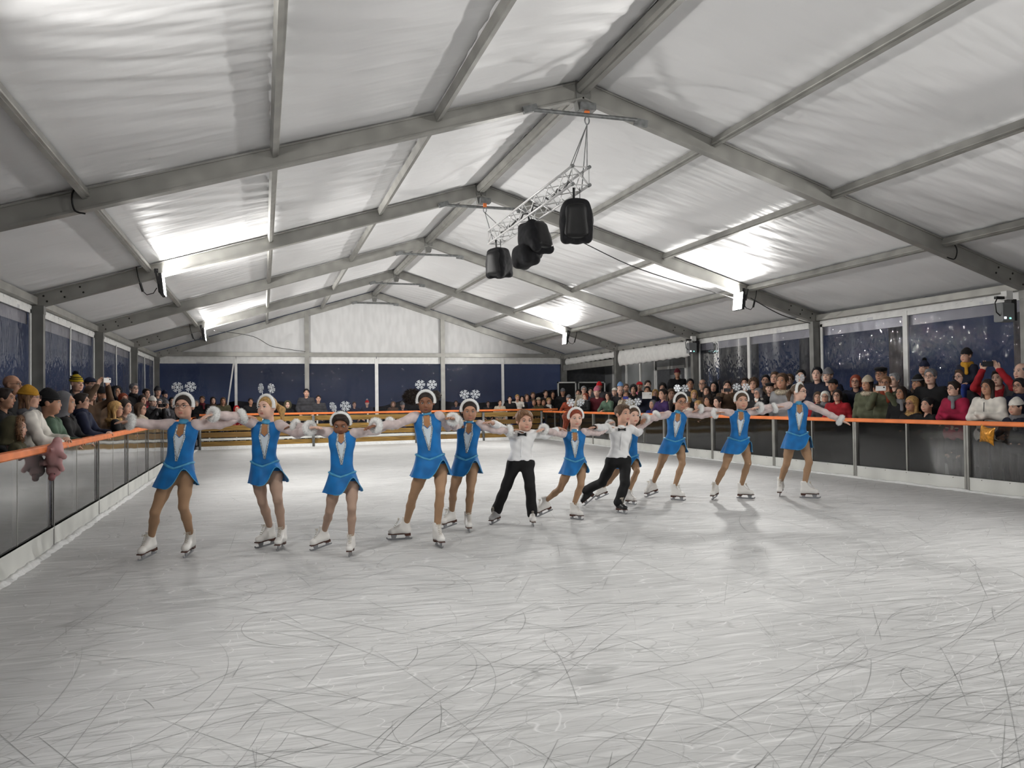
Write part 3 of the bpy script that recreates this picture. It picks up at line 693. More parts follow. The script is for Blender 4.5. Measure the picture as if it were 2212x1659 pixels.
def surf(D, ax, h):
    ins = D < 0
    c = [ins[i:ins.shape[0]-1+i, j:ins.shape[1]-1+j, k:ins.shape[2]-1+k] for i in (0, 1) for j in (0, 1) for k in (0, 1)]
    n = sum(x.astype(np.int8) for x in c); act = (n > 0) & (n < 8)
    I = np.argwhere(act); idx = np.full(act.shape, -1, np.int32); idx[act] = np.arange(len(I))
    val = np.stack([D[I[:, 0]+i, I[:, 1]+j, I[:, 2]+k] for i in (0, 1) for j in (0, 1) for k in (0, 1)], 1)
    off = np.array([(i, j, k) for i in (0, 1) for j in (0, 1) for k in (0, 1)], np.float32)
    acc = np.zeros((len(I), 3), np.float32); cnt = np.zeros(len(I), np.float32)
    for a, b in ((0, 1), (2, 3), (4, 5), (6, 7), (0, 2), (1, 3), (4, 6), (5, 7), (0, 4), (1, 5), (2, 6), (3, 7)):
        va, vb = val[:, a], val[:, b]; mk = (va < 0) != (vb < 0)
        t = np.where(mk, va / np.where(mk, va - vb, 1), 0)
        acc += np.where(mk[:, None], off[a] + (off[b] - off[a]) * t[:, None], 0); cnt += mk
    V = (I + acc / cnt[:, None]) * h + np.array([a[0] for a in ax], np.float32)
    Q = []
    for axis in range(3):
        u, v = (axis + 1) % 3, (axis + 2) % 3
        s0 = [slice(None)] * 3; s1 = [slice(None)] * 3; s0[axis] = slice(0, -1); s1[axis] = slice(1, None)
        A, B = ins[tuple(s0)], ins[tuple(s1)]
        for cond, rev in ((A & ~B, False), (~A & B, True)):
            E = np.argwhere(cond); E = E[(E[:, u] > 0) & (E[:, v] > 0) & (E[:, u] < ins.shape[u] - 1) & (E[:, v] < ins.shape[v] - 1)]
            def cell(du, dv):
                e = E.copy(); e[:, u] += du; e[:, v] += dv; return idx[e[:, 0], e[:, 1], e[:, 2]]
            q = np.stack([cell(-1, -1), cell(0, -1), cell(0, 0), cell(-1, 0)], 1)
            Q.append(q[:, ::-1] if rev else q)
    Q = np.concatenate(Q); Q = Q[(Q >= 0).all(1)]
    return V, Q
def fcent(V, Q): return V[Q].mean(1)
def fnorm(V, Q):
    n = np.cross(V[Q[:, 2]] - V[Q[:, 0]], V[Q[:, 3]] - V[Q[:, 1]]); return n / (np.linalg.norm(n, axis=1, keepdims=True) + 1e-9)
def sub(V, Q, mask):
    q = Q[mask]; u, inv = np.unique(q, return_inverse=True); return V[u], inv.reshape(q.shape)
class Bag:
    """joins quad soups with material indices"""
    def __init__(s): s.V = []; s.Q = []; s.m = []; s.n = 0
    def add(s, V, Q, m=0):
        V = np.asarray(V, np.float32); Q = np.asarray(Q)
        if Q.shape[1] == 3: Q = np.concatenate([Q, Q[:, 2:3]], 1)
        s.V.append(V); s.Q.append(Q + s.n); s.m.append(np.full(len(Q), m) if np.isscalar(m) else np.asarray(m)); s.n += len(V); return s
    def addmb(s, mb, mp=None):
        fs = [f if len(f) == 4 else (f[0], f[1], f[2], f[2]) for f in mb.f if len(f) in (3, 4)]
        ms = [x if mp is None else mp for f, x in zip(mb.f, mb.m) if len(f) in (3, 4)]
        return s.add(np.array(mb.v), np.array(fs), np.array(ms))
    def me(s, name, mats, smooth=True):
        V = np.concatenate(s.V); Q = np.concatenate(s.Q); m_ = np.concatenate(s.m)
        tri = Q[:, 2] == Q[:, 3]
        if tri.any():
            me = bpy.data.meshes.new(name); q4 = Q[~tri]; q3 = Q[tri][:, :3]
            ls = np.concatenate([q4.ravel(), q3.ravel()]).astype(np.int32); st = np.concatenate([np.arange(len(q4)) * 4, len(q4) * 4 + np.arange(len(q3)) * 3]).astype(np.int32)
            me.vertices.add(len(V)); me.vertices.foreach_set('co', V.astype(np.float32).ravel()); me.loops.add(len(ls)); me.loops.foreach_set('vertex_index', ls)
            me.polygons.add(len(st)); me.polygons.foreach_set('loop_start', st); me.update(calc_edges=True)
            for x in mats: me.materials.append(M[x])
            me.polygons.foreach_set('material_index', np.concatenate([m_[~tri], m_[tri]]).astype(np.int32))
            me.polygons.foreach_set('use_smooth', np.full(len(st), smooth)); me.validate(); me.update(); return me
        return mesh(name, V, Q, mats, m_, smooth)

# ---- head (chin to crown .225, face towards -Y, centred on the origin)
def head_parts(h, jaw=1.0, child=False):
    pr = [ell((0, .014, .030), (.076, .093, .083)), ell((0, -.022, -.028), (.061 * jaw, .070, .080), .03),
          cap((-.028 * jaw, -.034, -.080), (.028 * jaw, -.034, -.080), .026, k=.03), ell((0, -.064, -.096), (.022, .019, .016), .02),
          ell((-.036, -.054, -.034), (.024, .024, .026), .02), ell((.036, -.054, -.034), (.024, .024, .026), .02),
          cap((-.030, -.080, .026), (.030, -.080, .026), .011, k=.02),
          cap((0, -.086, .012), (0, -.104, -.026), .0075, .0115, .012), ell((-.010, -.094, -.030), (.009, .010, .008), .008), ell((.010, -.094, -.030), (.009, .010, .008), .008),
          cap((-.014, -.0855, -.0575), (.014, -.0855, -.0575), .0055, k=.007), cap((-.011, -.0855, -.0675), (.011, -.0855, -.0675), .0064, k=.007),
          ell((-.077, .010, -.006), (.012, .020, .030), .012), ell((.077, .010, -.006), (.012, .020, .030), .012),
          cap((0, .022, -.07), (0, .030, -.19), .047, .050, .04)]
    if child:   # rounder cheeks, small nose and chin, no brow ridge
        pr[4] = ell((-.034, -.050, -.040), (.029, .028, .030), .03); pr[5] = ell((.034, -.050, -.040), (.029, .028, .030), .03); pr[3] = ell((0, -.060, -.094), (.018, .018, .014), .02)
        pr[6] = cap((-.030, -.077, .028), (.030, -.077, .028), .009, k=.03); pr[7] = cap((0, -.084, .004), (0, -.098, -.026), .0065, .0095, .014)
        pr[8] = ell((-.008, -.090, -.030), (.008, .009, .007), .008); pr[9] = ell((.008, -.090, -.030), (.008, .009, .007), .008)
    cu = [ell((-.031, -.094, .006), (.017, .013, .0095), .010), ell((.031, -.094, .006), (.017, .013, .0095), .010), cap((-.015, -.097, -.0625), (.015, -.097, -.0625), .003, k=.004)]
    V, Q = sdf(pr, h, cu); C = fcent(V, Q)
    mi = np.where((C[:, 1] < -.082) & (np.abs(C[:, 0]) < .0175) & (C[:, 2] > -.0735) & (C[:, 2] < -.0535), 1, 0)
    b = Bag().add(V, Q, mi)
    for s in (-1, 1):
        mb = MB(); n = 10; r = .0125; c = np.array((s * .031, -.0795, .006)); Vv = []; Fq = []; mm = []
        rings = [0, .28, .55, .95, 1.5]
        for a in rings:
            for k in range(n): t = 2 * PI * k / n; Vv.append(c + r * np.array((math.sin(a) * math.cos(t), -math.cos(a), math.sin(a) * math.sin(t) * .8)))
        for i in range(len(rings) - 1):
            for k in range(n): Fq.append((i*n+k, (i+1)*n+k, (i+1)*n+(k+1) % n, i*n+(k+1) % n)); mm.append(3 if i < 2 else 2)
        b.add(np.array(Vv), np.array(Fq), np.array(mm))
        b.addmb(MB().tube([(s * .031 + u * .0155, -.0905 + .004 * u * u * 1.6 + .0, .0125 - .004 * u * u) for u in np.linspace(-1, 1, 6)], .0020, 5, caps=False), 3)
        b.addmb(MB().tube([(s * (.015 + .036 * u), -.0915 + .014 * u ** 2.2, .0265 + .007 * math.sin(u * 2.6)) for u in np.linspace(0, 1, 6)], [.0032, .0036, .0036, .003, .0022, .001], 5, caps=False), 4)
    return b
HEAD5 = head_parts(.005, 1.0, True); HEADC = head_parts(.0068, 1.0, True); HEAD7 = head_parts(.0068); HEAD7M = head_parts(.0068, 1.12)
def xf(b, Mx):
    """a transformed copy of a Bag"""
    Mx = np.asarray(Mx, np.float32); o = Bag(); flip = np.linalg.det(Mx[:3, :3]) < 0
    for V, Q, m_ in zip(b.V, b.Q, b.m): pass
    V = np.concatenate(b.V); Q = np.concatenate(b.Q); m_ = np.concatenate(b.m)
    tri = Q[:, 2] == Q[:, 3]
    if flip: Q = np.where(tri[:, None], Q[:, [2, 1, 0, 0]], Q[:, ::-1])
    return o.add(V @ Mx[:3, :3].T + Mx[:3, 3], Q, m_)
def Rz(a): c, s = math.cos(a), math.sin(a); return np.array(((c, -s, 0), (s, c, 0), (0, 0, 1.0)))
def Rx(a): c, s = math.cos(a), math.sin(a); return np.array(((1.0, 0, 0), (0, c, -s), (0, s, c)))
def Ry(a): c, s = math.cos(a), math.sin(a); return np.array(((c, 0, s), (0, 1.0, 0), (-s, 0, c)))
def TM(R, t): m_ = np.eye(4); m_[:3, :3] = R; m_[:3, 3] = t; return m_
# ---- hand (adult size, wrist at origin, fingers along +Y, back of the hand up, thumb on -X)
def hand_parts(curl, h=.0045, gm=0):
    pr = [cap((0, -.03, 0), (0, .015, 0), .024, .027, .02, (0, 0, 1), .75), cap((-.012, .02, 0), (-.012, .075, 0), .024, .024, .02, (0, 0, 1), .5), cap((.014, .02, 0), (.014, .072, 0), .022, .022, .02, (0, 0, 1), .5)]
    for x, y, l, sp in ((-.028, .083, .066, -.10), (-.009, .088, .076, -.02), (.010, .086, .070, .05), (.028, .078, .054, .14)):
        p = np.array((x, y - .012, 0.0)); a = curl * .35; R_ = .0092
        for fr in (.45, .32, .26):
            q = p + l * fr * np.array((math.sin(sp), math.cos(a) * math.cos(sp), -math.sin(a))); pr.append(cap(p, q, R_, R_ * .93, .006)); p = q; a += curl * .6; R_ *= .93
    pr += [cap((-.026, .012, -.004), (-.050, .045, -.012), .0125, .0108, .012), cap((-.050, .045, -.012), (-.060, .078, -.016 - .01 * curl), .0105, .0085, .006)]
    return Bag().add(*sdf(pr, h), 0)
HAND = hand_parts(.35); FIST = hand_parts(1.25); HANDC = hand_parts(.5, .0065)
def hand_at(b, wrist, tip, sc, thumb_sign, up=(0, 0, 1)):
    y = np.array(tip, float) - np.array(wrist, float); y /= np.linalg.norm(y) + 1e-9
    z = np.array(up, float); z -= y * (z @ y); z /= np.linalg.norm(z) + 1e-9; x = np.cross(y, z)
    return xf(b, TM(np.stack([x * sc * thumb_sign, y * sc, z * sc], 1), wrist))
# ---- fur
def fur(bag, P, N, ln, wd, seed, mi=0):
    r = np.random.RandomState(seed); n = len(P)
    d = N + r.normal(0, .38, (n, 3)); d /= np.linalg.norm(d, axis=1, keepdims=True); t = np.cross(d, r.normal(0, 1, (n, 3))); t /= np.linalg.norm(t, axis=1, keepdims=True)
    l = ln * r.uniform(.6, 1.25, (n, 1)); V = np.stack([P - t * wd, P + t * wd, P + d * l], 1).reshape(-1, 3)
    return bag.add(V, np.arange(3 * n).reshape(n, 3), mi)
def torus_pts(n, R, r, seed, a0=0, a1=2 * PI, ax=(1, 1)):
    g = np.random.RandomState(seed); u = g.uniform(a0, a1, n); v = g.uniform(0, 2 * PI, n)
    N = np.stack([np.cos(u) * np.cos(v), np.sin(v), np.sin(u) * np.cos(v)], 1)
    P = np.stack([np.cos(u) * R * ax[0], np.zeros(n), np.sin(u) * R * ax[1]], 1) + N * r * .85
    return P, N
def fur_ring(R, r, n, ln, seed, wd=.0022, a0=0, a1=2 * PI, ax=(1, 1)):
    b = Bag(); k = 20
    pts = [(math.cos(a) * R * ax[0], 0, math.sin(a) * R * ax[1]) for a in np.linspace(a0, a1, k + 1)]
    cl = abs(a1 - a0 - 2 * PI) < 1e-6
    b.addmb(MB().tube(pts[:-1] if cl else pts, r, 8, closed=cl)); P, N = torus_pts(n, R, r, seed, a0, a1, ax)
    return fur(b, P, N, ln, wd, seed + 1)
CUFF = fur_ring(.040, .027, 2600, .017, 11, .0014).me('fur_cuff', ['fur_white'])
BAND = fur_ring(.084, .0175, 1800, .011, 13, .0013, -.25, PI + .25, (1, 1.30)).me('headband', ['fur_white'])
FURCOL = fur_ring(.088, .036, 1200, .022, 15, .0022)
FURHOOD = fur_ring(.092, .028, 1500, .022, 17, .002, ax=(1, 1.28))
def snowflake():
    mb = MB(); t = .0025
    for i in range(6):
        a = i * PI / 3; d = np.array((math.cos(a), 0, math.sin(a))); e = np.array((-math.sin(a), 0, math.cos(a)))
        mb.bar(d * .004, d * .052, .005, .0085, (0, 1, 0) if False else e)
        for q, l in ((.022, .015), (.036, .017)):
            for s in (-1, 1): mb.bar(d * q, d * (q + l * .75) + e * s * l, .005, .0065, np.cross(d * .75 + e * s, (0, 1, 0)))
    mb.ball((0, -.003, 0), (.008, .005, .008), 8)
    return mb
FLAKE = snowflake().me('snowflake', ['flake'])
FSTEM = MB().tube([(0, 0, -.075), (0, 0, -.045)], .0025, 5).me('flake_stem', ['flake'])
def ring(c, r, n=16, ay=0, sx=1): return [(c[0] + math.cos(a) * r * sx, c[1] + ay * math.cos(a), c[2] + math.sin(a) * r) for a in np.linspace(0, 2 * PI, n + 1)[:-1]]
def glasses(mname):
    mb = MB()
    for s in (-1, 1):
        mb.tube(ring((s * .031, -.108, .004), .021, 18, .0 if s else 0, 1.08), .0022, 5, closed=True); mb.tube([(s * .053, -.105, .008), (s * .077, -.06, .01), (s * .081, .01, .008)], .002, 5)
    mb.tube([(-.009, -.109, .008), (0, -.111, .011), (.009, -.109, .008)], .002, 5)
    return mb.me('glasses', [mname], True)
GLASSES = glasses('glass_frame')
# ---- hair and hats, in head space
def B1(V, Q, m_=0): return Bag().add(V, Q, m_)
sk = lambda g: ell((0, .016, .034), (.078 + g, .095 + g, .084 + g))
face_cut = [ell((0, -.104, -.030), (.094, .082, .112), .012)]
low = ((0, -.2, -1), .055)
def bumps(a, f): return lambda X, Y, Z: a * np.sin(X * f) * np.sin(Y * f + 1) * np.sin(Z * f + 2)
HT = {}
def hair_tmpl(nm, prims, cuts=face_cut, half=(low,), h=.0075, post=None): HT[nm] = B1(*sdf(prims, h, cuts, half=half, post=post))
hair_tmpl('tight', [sk(.006)], h=.006)
hair_tmpl('short', [sk(.012), ell((0, -.045, .098), (.055, .045, .02), .02)])
hair_tmpl('tousled', [sk(.016), ell((-.02, -.05, .105), (.05, .05, .024), .02), ell((-.035, -.02, .118), (.02, .03, .016), .02)], post=lambda X, Y, Z: .005 * np.sin(X * 90 + Z * 40) * np.sin(Y * 80))
hair_tmpl('bun', [sk(.009), ell((0, .112, .055), (.036, .034, .034), .012)])
hair_tmpl('bob', [sk(.015), cap((-.072, .015, .0), (-.072, .015, -.075), .027, .03), cap((.072, .015, .0), (.072, .015, -.075), .027, .03), cap((0, .07, 0), (0, .07, -.08), .05, .05)], half=(((0, -.1, -1), .105),))
hair_tmpl('long', [sk(.014), cap((-.070, .015, .0), (-.078, .0, -.20), .026, .03), cap((.070, .015, .0), (.078, .0, -.20), .026, .03), cap((0, .075, 0), (0, .085, -.24), .055, .06, fd=(0, 1, 0), ff=.7)], half=(((0, 0, -1), .27),))
hair_tmpl('curly', [sk(.030), ell((-.06, .02, -.02), (.045, .05, .06)), ell((.06, .02, -.02), (.045, .05, .06)), ell((0, .06, -.03), (.07, .05, .07))], half=(((0, 0, -1), .1),), post=bumps(.016, 120))
hair_tmpl('bald', [sk(.008)], face_cut + [ell((0, -.02, .115), (.095, .115, .088), .01)])
hair_tmpl('puffs', [sk(.010)], h=.006)
beanie_half = (((0, .12, -1), -.030),)
hair_tmpl('beanie', [ell((0, .014, .042), (.088, .105, .094)), cap((-.0, .0, .06), (0, .02, .108), .055, .045)], (), beanie_half, post=lambda X, Y, Z: .0018 * np.sin(np.arctan2(Y, X) * 34) + 0 * Z)
HT['beanie'].addmb(MB().tube([(math.cos(a) * .086, .014 + math.sin(a) * .103, .042 + .12 * (.014 + math.sin(a) * .103)) for a in np.linspace(0, 2 * PI, 25)[:-1]], .0095, 8, closed=True))
HT['pom'] = Bag().add(np.concatenate(HT['beanie'].V), np.concatenate(HT['beanie'].Q), np.concatenate(HT['beanie'].m))
gp = np.random.RandomState(3).normal(0, 1, (700, 3)); gp /= np.linalg.norm(gp, axis=1, keepdims=True)
HT['pom'].addmb(MB().ball((0, .03, .158), .03, 10), 1); fur(HT['pom'], gp * .028 + np.array((0, .03, .158)), gp, .02, .003, 5, 1)
hair_tmpl('cap', [ell((0, .012, .046), (.085, .102, .080)), ell((0, -.115, .052), (.066, .062, .008), .01)], (), (((0, .0, -1), -.040),))
hair_tmpl('beret', [ell((0, -.005, .088), (.100, .120, .032)), ell((0, .012, .05), (.082, .10, .055), .02), ell((0, -.1, .058), (.06, .03, .008), .01)], (), (((0, .0, -1), -.035),))
hair_tmpl('hood', [ell((0, .025, .0), (.104, .118, .132)), cap((0, .05, -.1), (0, .06, -.16), .09, .1, .04)], [ell((0, -.105, -.012), (.074, .115, .098), .015)], (((0, 0, -1), .17),))
HT['furhood'] = xf(HT['hood'], np.eye(4)); fh = xf(FURHOOD, TM(np.eye(3), (0, -.045, -.01))); fh.m = [np.full(len(x), 1) for x in fh.m]
HT['furhood'].add(fh.V[0], fh.Q[0], fh.m[0])
HT['beard'] = B1(*sdf([ell((0, -.050, -.082), (.056, .050, .038)), cap((-.055, -.02, -.03), (-.04, -.05, -.08), .016), cap((.055, -.02, -.03), (.04, -.05, -.08), .016), cap((-.018, -.092, -.046), (.018, -.092, -.046), .006, k=.008)], .006, [ell((0, -.1, -.0625), (.017, .02, .007), .005)]))
HT['scarf'] = B1(*sdf([cap(p, q, .034, k=.02, fd=(0, 0, 1), ff=1.3) for p, q in zip(*(lambda r_: (r_, r_[1:] + r_[:1]))([(math.cos(a) * .068, .024 + math.sin(a) * .062, -.155 + .012 * math.sin(2 * a)) for a in np.linspace(0, 2 * PI, 11)[:-1]]))] + [cap((.04, -.06, -.17), (.06, -.085, -.30), .03, .035, .03, (0, 1, 0), .6)], .010))
FC = xf(FURCOL, TM(Rx(PI / 2), (0, .03, -.17))); HT['furcollar'] = FC
HMESH = {}
def hmesh(kind, m1, m2=None):
    k = (kind, m1, m2)
    if k not in HMESH: HMESH[k] = HT[kind].me(kind, [m1, m2 or m1])
    return HMESH[k]

# joints of each skater, metres from the point between the skates
SK={}
SK['g1']=dict(root=(-4.762,7.961,0),head=(0.193,-0.089,1.384),hh=0.222,sh=[(0.072,-0.048,1.222),(0.304,-0.12,1.219)],w=(0.154,-0.068,0.945),hp=[(0.053,-0.032,0.749),(0.205,-0.079,0.756)],kn=[(-0.058,-0.051,0.44),(0.18,-0.069,0.476)],toe=[(-0.184,0.001,0),(0.184,-0.001,0)],arms=[[(-0.095,-0.044,1.226),(-0.252,-0.112,1.255),(-0.415,-0.119,1.258)],[(0.5,-0.013,1.213),(0.694,0.04,1.286),(0.81,0.039,1.279)]],hd=(-12, 2),pi=(8, 6),hy=(0, 0))
SK['g2']=dict(root=(-3.855,8.123,0),head=(0.004,-0.031,1.365),hh=0.222,sh=[(-0.124,0.012,1.207),(0.118,-0.062,1.195)],w=(-0.028,-0.012,0.931),hp=[(-0.08,0.009,0.701),(0.073,-0.038,0.717)],kn=[(-0.043,0.014,0.46),(0.096,-0.113,0.486)],toe=[(-0.089,0.111,0),(0.089,-0.111,0)],arms=[[(-0.282,-0.14,1.283),(-0.466,-0.334,1.31),(-0.598,-0.4,1.272)],[(0.277,-0.258,1.114),(0.381,-0.459,1.17),(0.518,-0.573,1.191)]],hd=(-35, 0),pi=(5, 0),hy=(-20, 0))
SK['g3']=dict(root=(-3.297,7.69,0),head=(0.101,-0.057,1.207),hh=0.223,sh=[(-0.006,-0.022,1.127),(0.223,-0.093,1.116)],w=(0.103,-0.05,0.83),hp=[(0.04,-0.026,0.629),(0.192,-0.073,0.636)],kn=[(-0.002,0.05,0.395),(0.178,-0.186,0.437)],toe=[(-0.146,0.225,0),(0.146,-0.225,0)],arms=[[(-0.21,0.157,1.161),(-0.304,0.217,1.191),(-0.4,0.245,1.171)],[(0.435,0.027,1.128),(0.589,0.108,1.198),(0.711,0.11,1.249)]],hd=(-50, 4),pi=(12, 0),hy=(3, 24))
SK['g4']=dict(root=(-2.466,7.915,0),head=(0.109,-0.064,1.395),hh=0.219,sh=[(0.004,-0.028,1.255),(0.235,-0.099,1.256)],w=(0.137,-0.063,0.962),hp=[(0.071,-0.038,0.731),(0.245,-0.092,0.751)],kn=[(-0.001,0.09,0.457),(0.207,-0.237,0.527)],toe=[(-0.201,0.324,0),(0.201,-0.324,0)],arms=[[(-0.203,-0.18,1.185),(-0.427,-0.376,1.186),(-0.563,-0.448,1.157)],[(0.386,0.188,1.141),(0.524,0.405,1.185),(0.614,0.468,1.133)]],hd=(-74, 22),pi=(0, 0),hy=(4, 10))
SK['g5']=dict(root=(-1.906,8.55,0),head=(0.146,-0.073,1.298),hh=0.230,sh=[(0.035,-0.036,1.16),(0.255,-0.103,1.147)],w=(0.115,-0.054,0.884),hp=[(0.037,-0.026,0.686),(0.171,-0.068,0.694)],kn=[(-0.016,0.043,0.427),(0.125,-0.158,0.441)],toe=[(-0.102,0.189,0),(0.102,-0.189,0)],arms=[[(-0.091,-0.36,1.137),(-0.189,-0.728,1.226),(-0.292,-0.86,1.262)],[(0.429,-0.036,1.081),(0.613,-0.021,1.067),(0.721,-0.035,1.09)]],hd=(-42, 8),pi=(8, 0),hy=(8, 12))
SK['b1']=dict(root=(-1.232,8.678,0),head=(0.138,-0.068,1.173),hh=0.238,sh=[(-0.007,-0.02,1.03),(0.226,-0.092,1.027)],w=(0.096,-0.046,0.775),hp=[(0.021,-0.021,0.693),(0.164,-0.066,0.697)],kn=[(-0.061,0.023,0.434),(0.17,-0.138,0.45)],toe=[(-0.202,0.152,0),(0.202,-0.152,0)],arms=[[(-0.18,-0.12,1.119),(-0.311,-0.288,1.171),(-0.434,-0.343,1.175)],[(0.428,0.062,0.996),(0.637,0.152,1.073),(0.732,0.174,1.049)]],hd=(-30, 5),pi=(8, 0),hy=(18, 5))
SK['g6']=dict(root=(-0.538,9.012,0),head=(0.181,-0.082,1.191),hh=0.225,sh=[(0.049,-0.037,0.996),(0.29,-0.111,1.02)],w=(0.168,-0.068,0.77),hp=[(0.099,-0.044,0.601),(0.246,-0.089,0.621)],kn=[(0.023,0.044,0.344),(0.196,-0.19,0.408)],toe=[(-0.183,0.235,0),(0.183,-0.235,0)],arms=[[(-0.136,-0.226,1.023),(-0.351,-0.454,1.077),(-0.478,-0.538,1.057)],[(0.551,0.111,0.995),(0.75,0.283,1.042),(0.893,0.319,1.067)]],hd=(-68, 38),pi=(20, 0),hy=(10, 12))
SK['b2']=dict(root=(0.253,9.51,0),head=(0.231,-0.097,1.215),hh=0.259,sh=[(0.084,-0.048,1.017),(0.331,-0.124,1.031)],w=(0.178,-0.07,0.722),hp=[(0.093,-0.042,0.617),(0.25,-0.09,0.609)],kn=[(0.048,0.173,0.335),(0.143,-0.309,0.347)],toe=[(-0.072,0.475,0),(0.072,-0.475,0)],arms=[[(-0.151,-0.31,1.053),(-0.382,-0.61,1.072),(-0.517,-0.721,1.073)],[(0.544,0.129,0.959),(0.69,0.33,0.98),(0.702,0.411,1.008)]],hd=(-80, 25),pi=(38, 0),hy=(34, 0))
SK['g7']=dict(root=(0.694,10.148,0),head=(0.231,-0.096,1.175),hh=0.259,sh=[(0.061,-0.04,0.975),(0.29,-0.11,0.979)],w=(0.192,-0.074,0.703),hp=[(0.065,-0.031,0.534),(0.245,-0.087,0.551)],kn=[(-0.028,0.14,0.27),(0.196,-0.27,0.435)],toe=[(-0.113,0.372,0),(0.113,-0.372,0)],arms=[[(-0.161,-0.321,1.014),(-0.351,-0.646,1.086),(-0.346,-0.807,1.154)],[(0.492,-0.073,1.1),(0.615,-0.056,1.187),(0.732,-0.079,1.236)]],hd=(-70, 30),pi=(20, 0),hy=(18, 4))
SK['g8']=dict(root=(1.471,10.207,0),head=(0.211,-0.094,1.355),hh=0.272,sh=[(0.049,-0.041,1.182),(0.296,-0.117,1.186)],w=(0.146,-0.065,0.929),hp=[(0.009,-0.018,0.685),(0.207,-0.079,0.721)],kn=[(-0.019,0.087,0.459),(0.164,-0.215,0.506)],toe=[(-0.136,0.287,0),(0.136,-0.287,0)],arms=[[(-0.172,-0.106,1.136),(-0.395,-0.229,1.136),(-0.481,-0.288,1.076)],[(0.45,-0.265,1.159),(0.564,-0.426,1.191),(0.687,-0.519,1.228)]],hd=(-60, 40),pi=(14, 0),hy=(14, 8))
SK['g9']=dict(root=(2.294,9.798,0),head=(0.12,-0.066,1.358),hh=0.255,sh=[(-0.021,-0.019,1.194),(0.229,-0.096,1.203)],w=(0.093,-0.049,0.924),hp=[(-0.03,-0.006,0.702),(0.165,-0.067,0.745)],kn=[(-0.121,-0.016,0.458),(0.196,-0.09,0.503)],toe=[(-0.279,0.061,0),(0.279,-0.061,0)],arms=[[(-0.211,0.109,1.228),(-0.388,0.152,1.249),(-0.539,0.18,1.219)],[(0.413,-0.13,1.207),(0.57,-0.193,1.256),(0.703,-0.248,1.293)]],hd=(-32, 58),pi=(8, 0),hy=(4, 3))
SK['g10']=dict(root=(3.237,9.63,0),head=(0.014,-0.036,1.47),hh=0.252,sh=[(-0.122,0.01,1.285),(0.124,-0.066,1.295)],w=(-0.007,-0.019,1),hp=[(-0.113,0.019,0.743),(0.072,-0.039,0.766)],kn=[(-0.136,0.069,0.47),(0.083,-0.136,0.502)],toe=[(-0.173,0.19,0),(0.173,-0.19,0)],arms=[[(-0.327,0.019,1.262),(-0.616,-0.014,1.266),(-0.759,-0.031,1.256)],[(0.314,-0.201,1.183),(0.448,-0.344,1.075),(0.519,-0.413,1.037)]],hd=(-25, 64),pi=(10, 0),hy=(42, 0))
# ================================================================== SKATERS
def boot_mesh(mname):
    V, Q = sdf([cap((0, .050, .105), (0, -.085, .094), .043, .037, .03), ell((0, -.105, .092), (.037, .038, .032), .02), cap((0, .052, .11), (0, .058, .25), .044, .047, .03), ell((0, .07, .10), (.036, .034, .04), .02), cap((0, .02, .16), (0, -.05, .115), .034, .03, .03)],
               .007, half=(((0, 0, -1), -.066), ((0, .15, 1), .248)))
    return mesh('skate_boot', V, Q, mname, smooth=True)
BOOT = {k: boot_mesh('boot_' + k) for k in ('white', 'black', 'grey')}
sm = MB().prism([(.098, .040), (.098, .068), (-.02, .070), (-.139, .070), (-.142, .060), (-.02, .058), (.034, .058), (.04, .040)], 0, -.030, .030)
SOLE = sm.me('sole', ['sole_brown'])
bm_ = MB().prism([(.118, .002), (.12, .018), (-.14, .020), (-.158, .034), (-.166, .026), (-.156, .010), (-.12, .0), (.1, .0)], 0, -.0022, .0022)
bm_.prism([(.095, .016), (.078, .042), (.05, .042), (.04, .016)], 0, -.004, .004); bm_.prism([(-.06, .016), (-.045, .06), (-.115, .06), (-.105, .016)], 0, -.004, .004)
BLADE = bm_.me('blade', ['steel'])
lm = MB()
for i in range(9):
    t = i / 8; y = -.078 + (.005 + .078) * t if t < .5 else -.0365 + .05 * (t - .5); z = .125 + .105 * t + .012 * math.sin(t * PI)
    y -= .006; lm.tube([(-.017, y, z - .006), (0, y - .008, z + .002), (.017, y, z - .006)], .003, 5)
lm.tube([(.0, -.03, .225), (.03, -.03, .235), (.035, -.03, .215), (.0, -.032, .22), (-.03, -.03, .232), (-.036, -.03, .212), (0, -.03, .225)], .0025, 5)
LACE = lm.me('lace', ['lace'], True)
EX = RT.copy(); ED = np.array((-math.sin(YAW), -math.cos(YAW), 0.0))
LERP = lambda a, b, t: a + (b - a) * t
def mtx4(m_): return Matrix([list(map(float, r)) for r in m_])

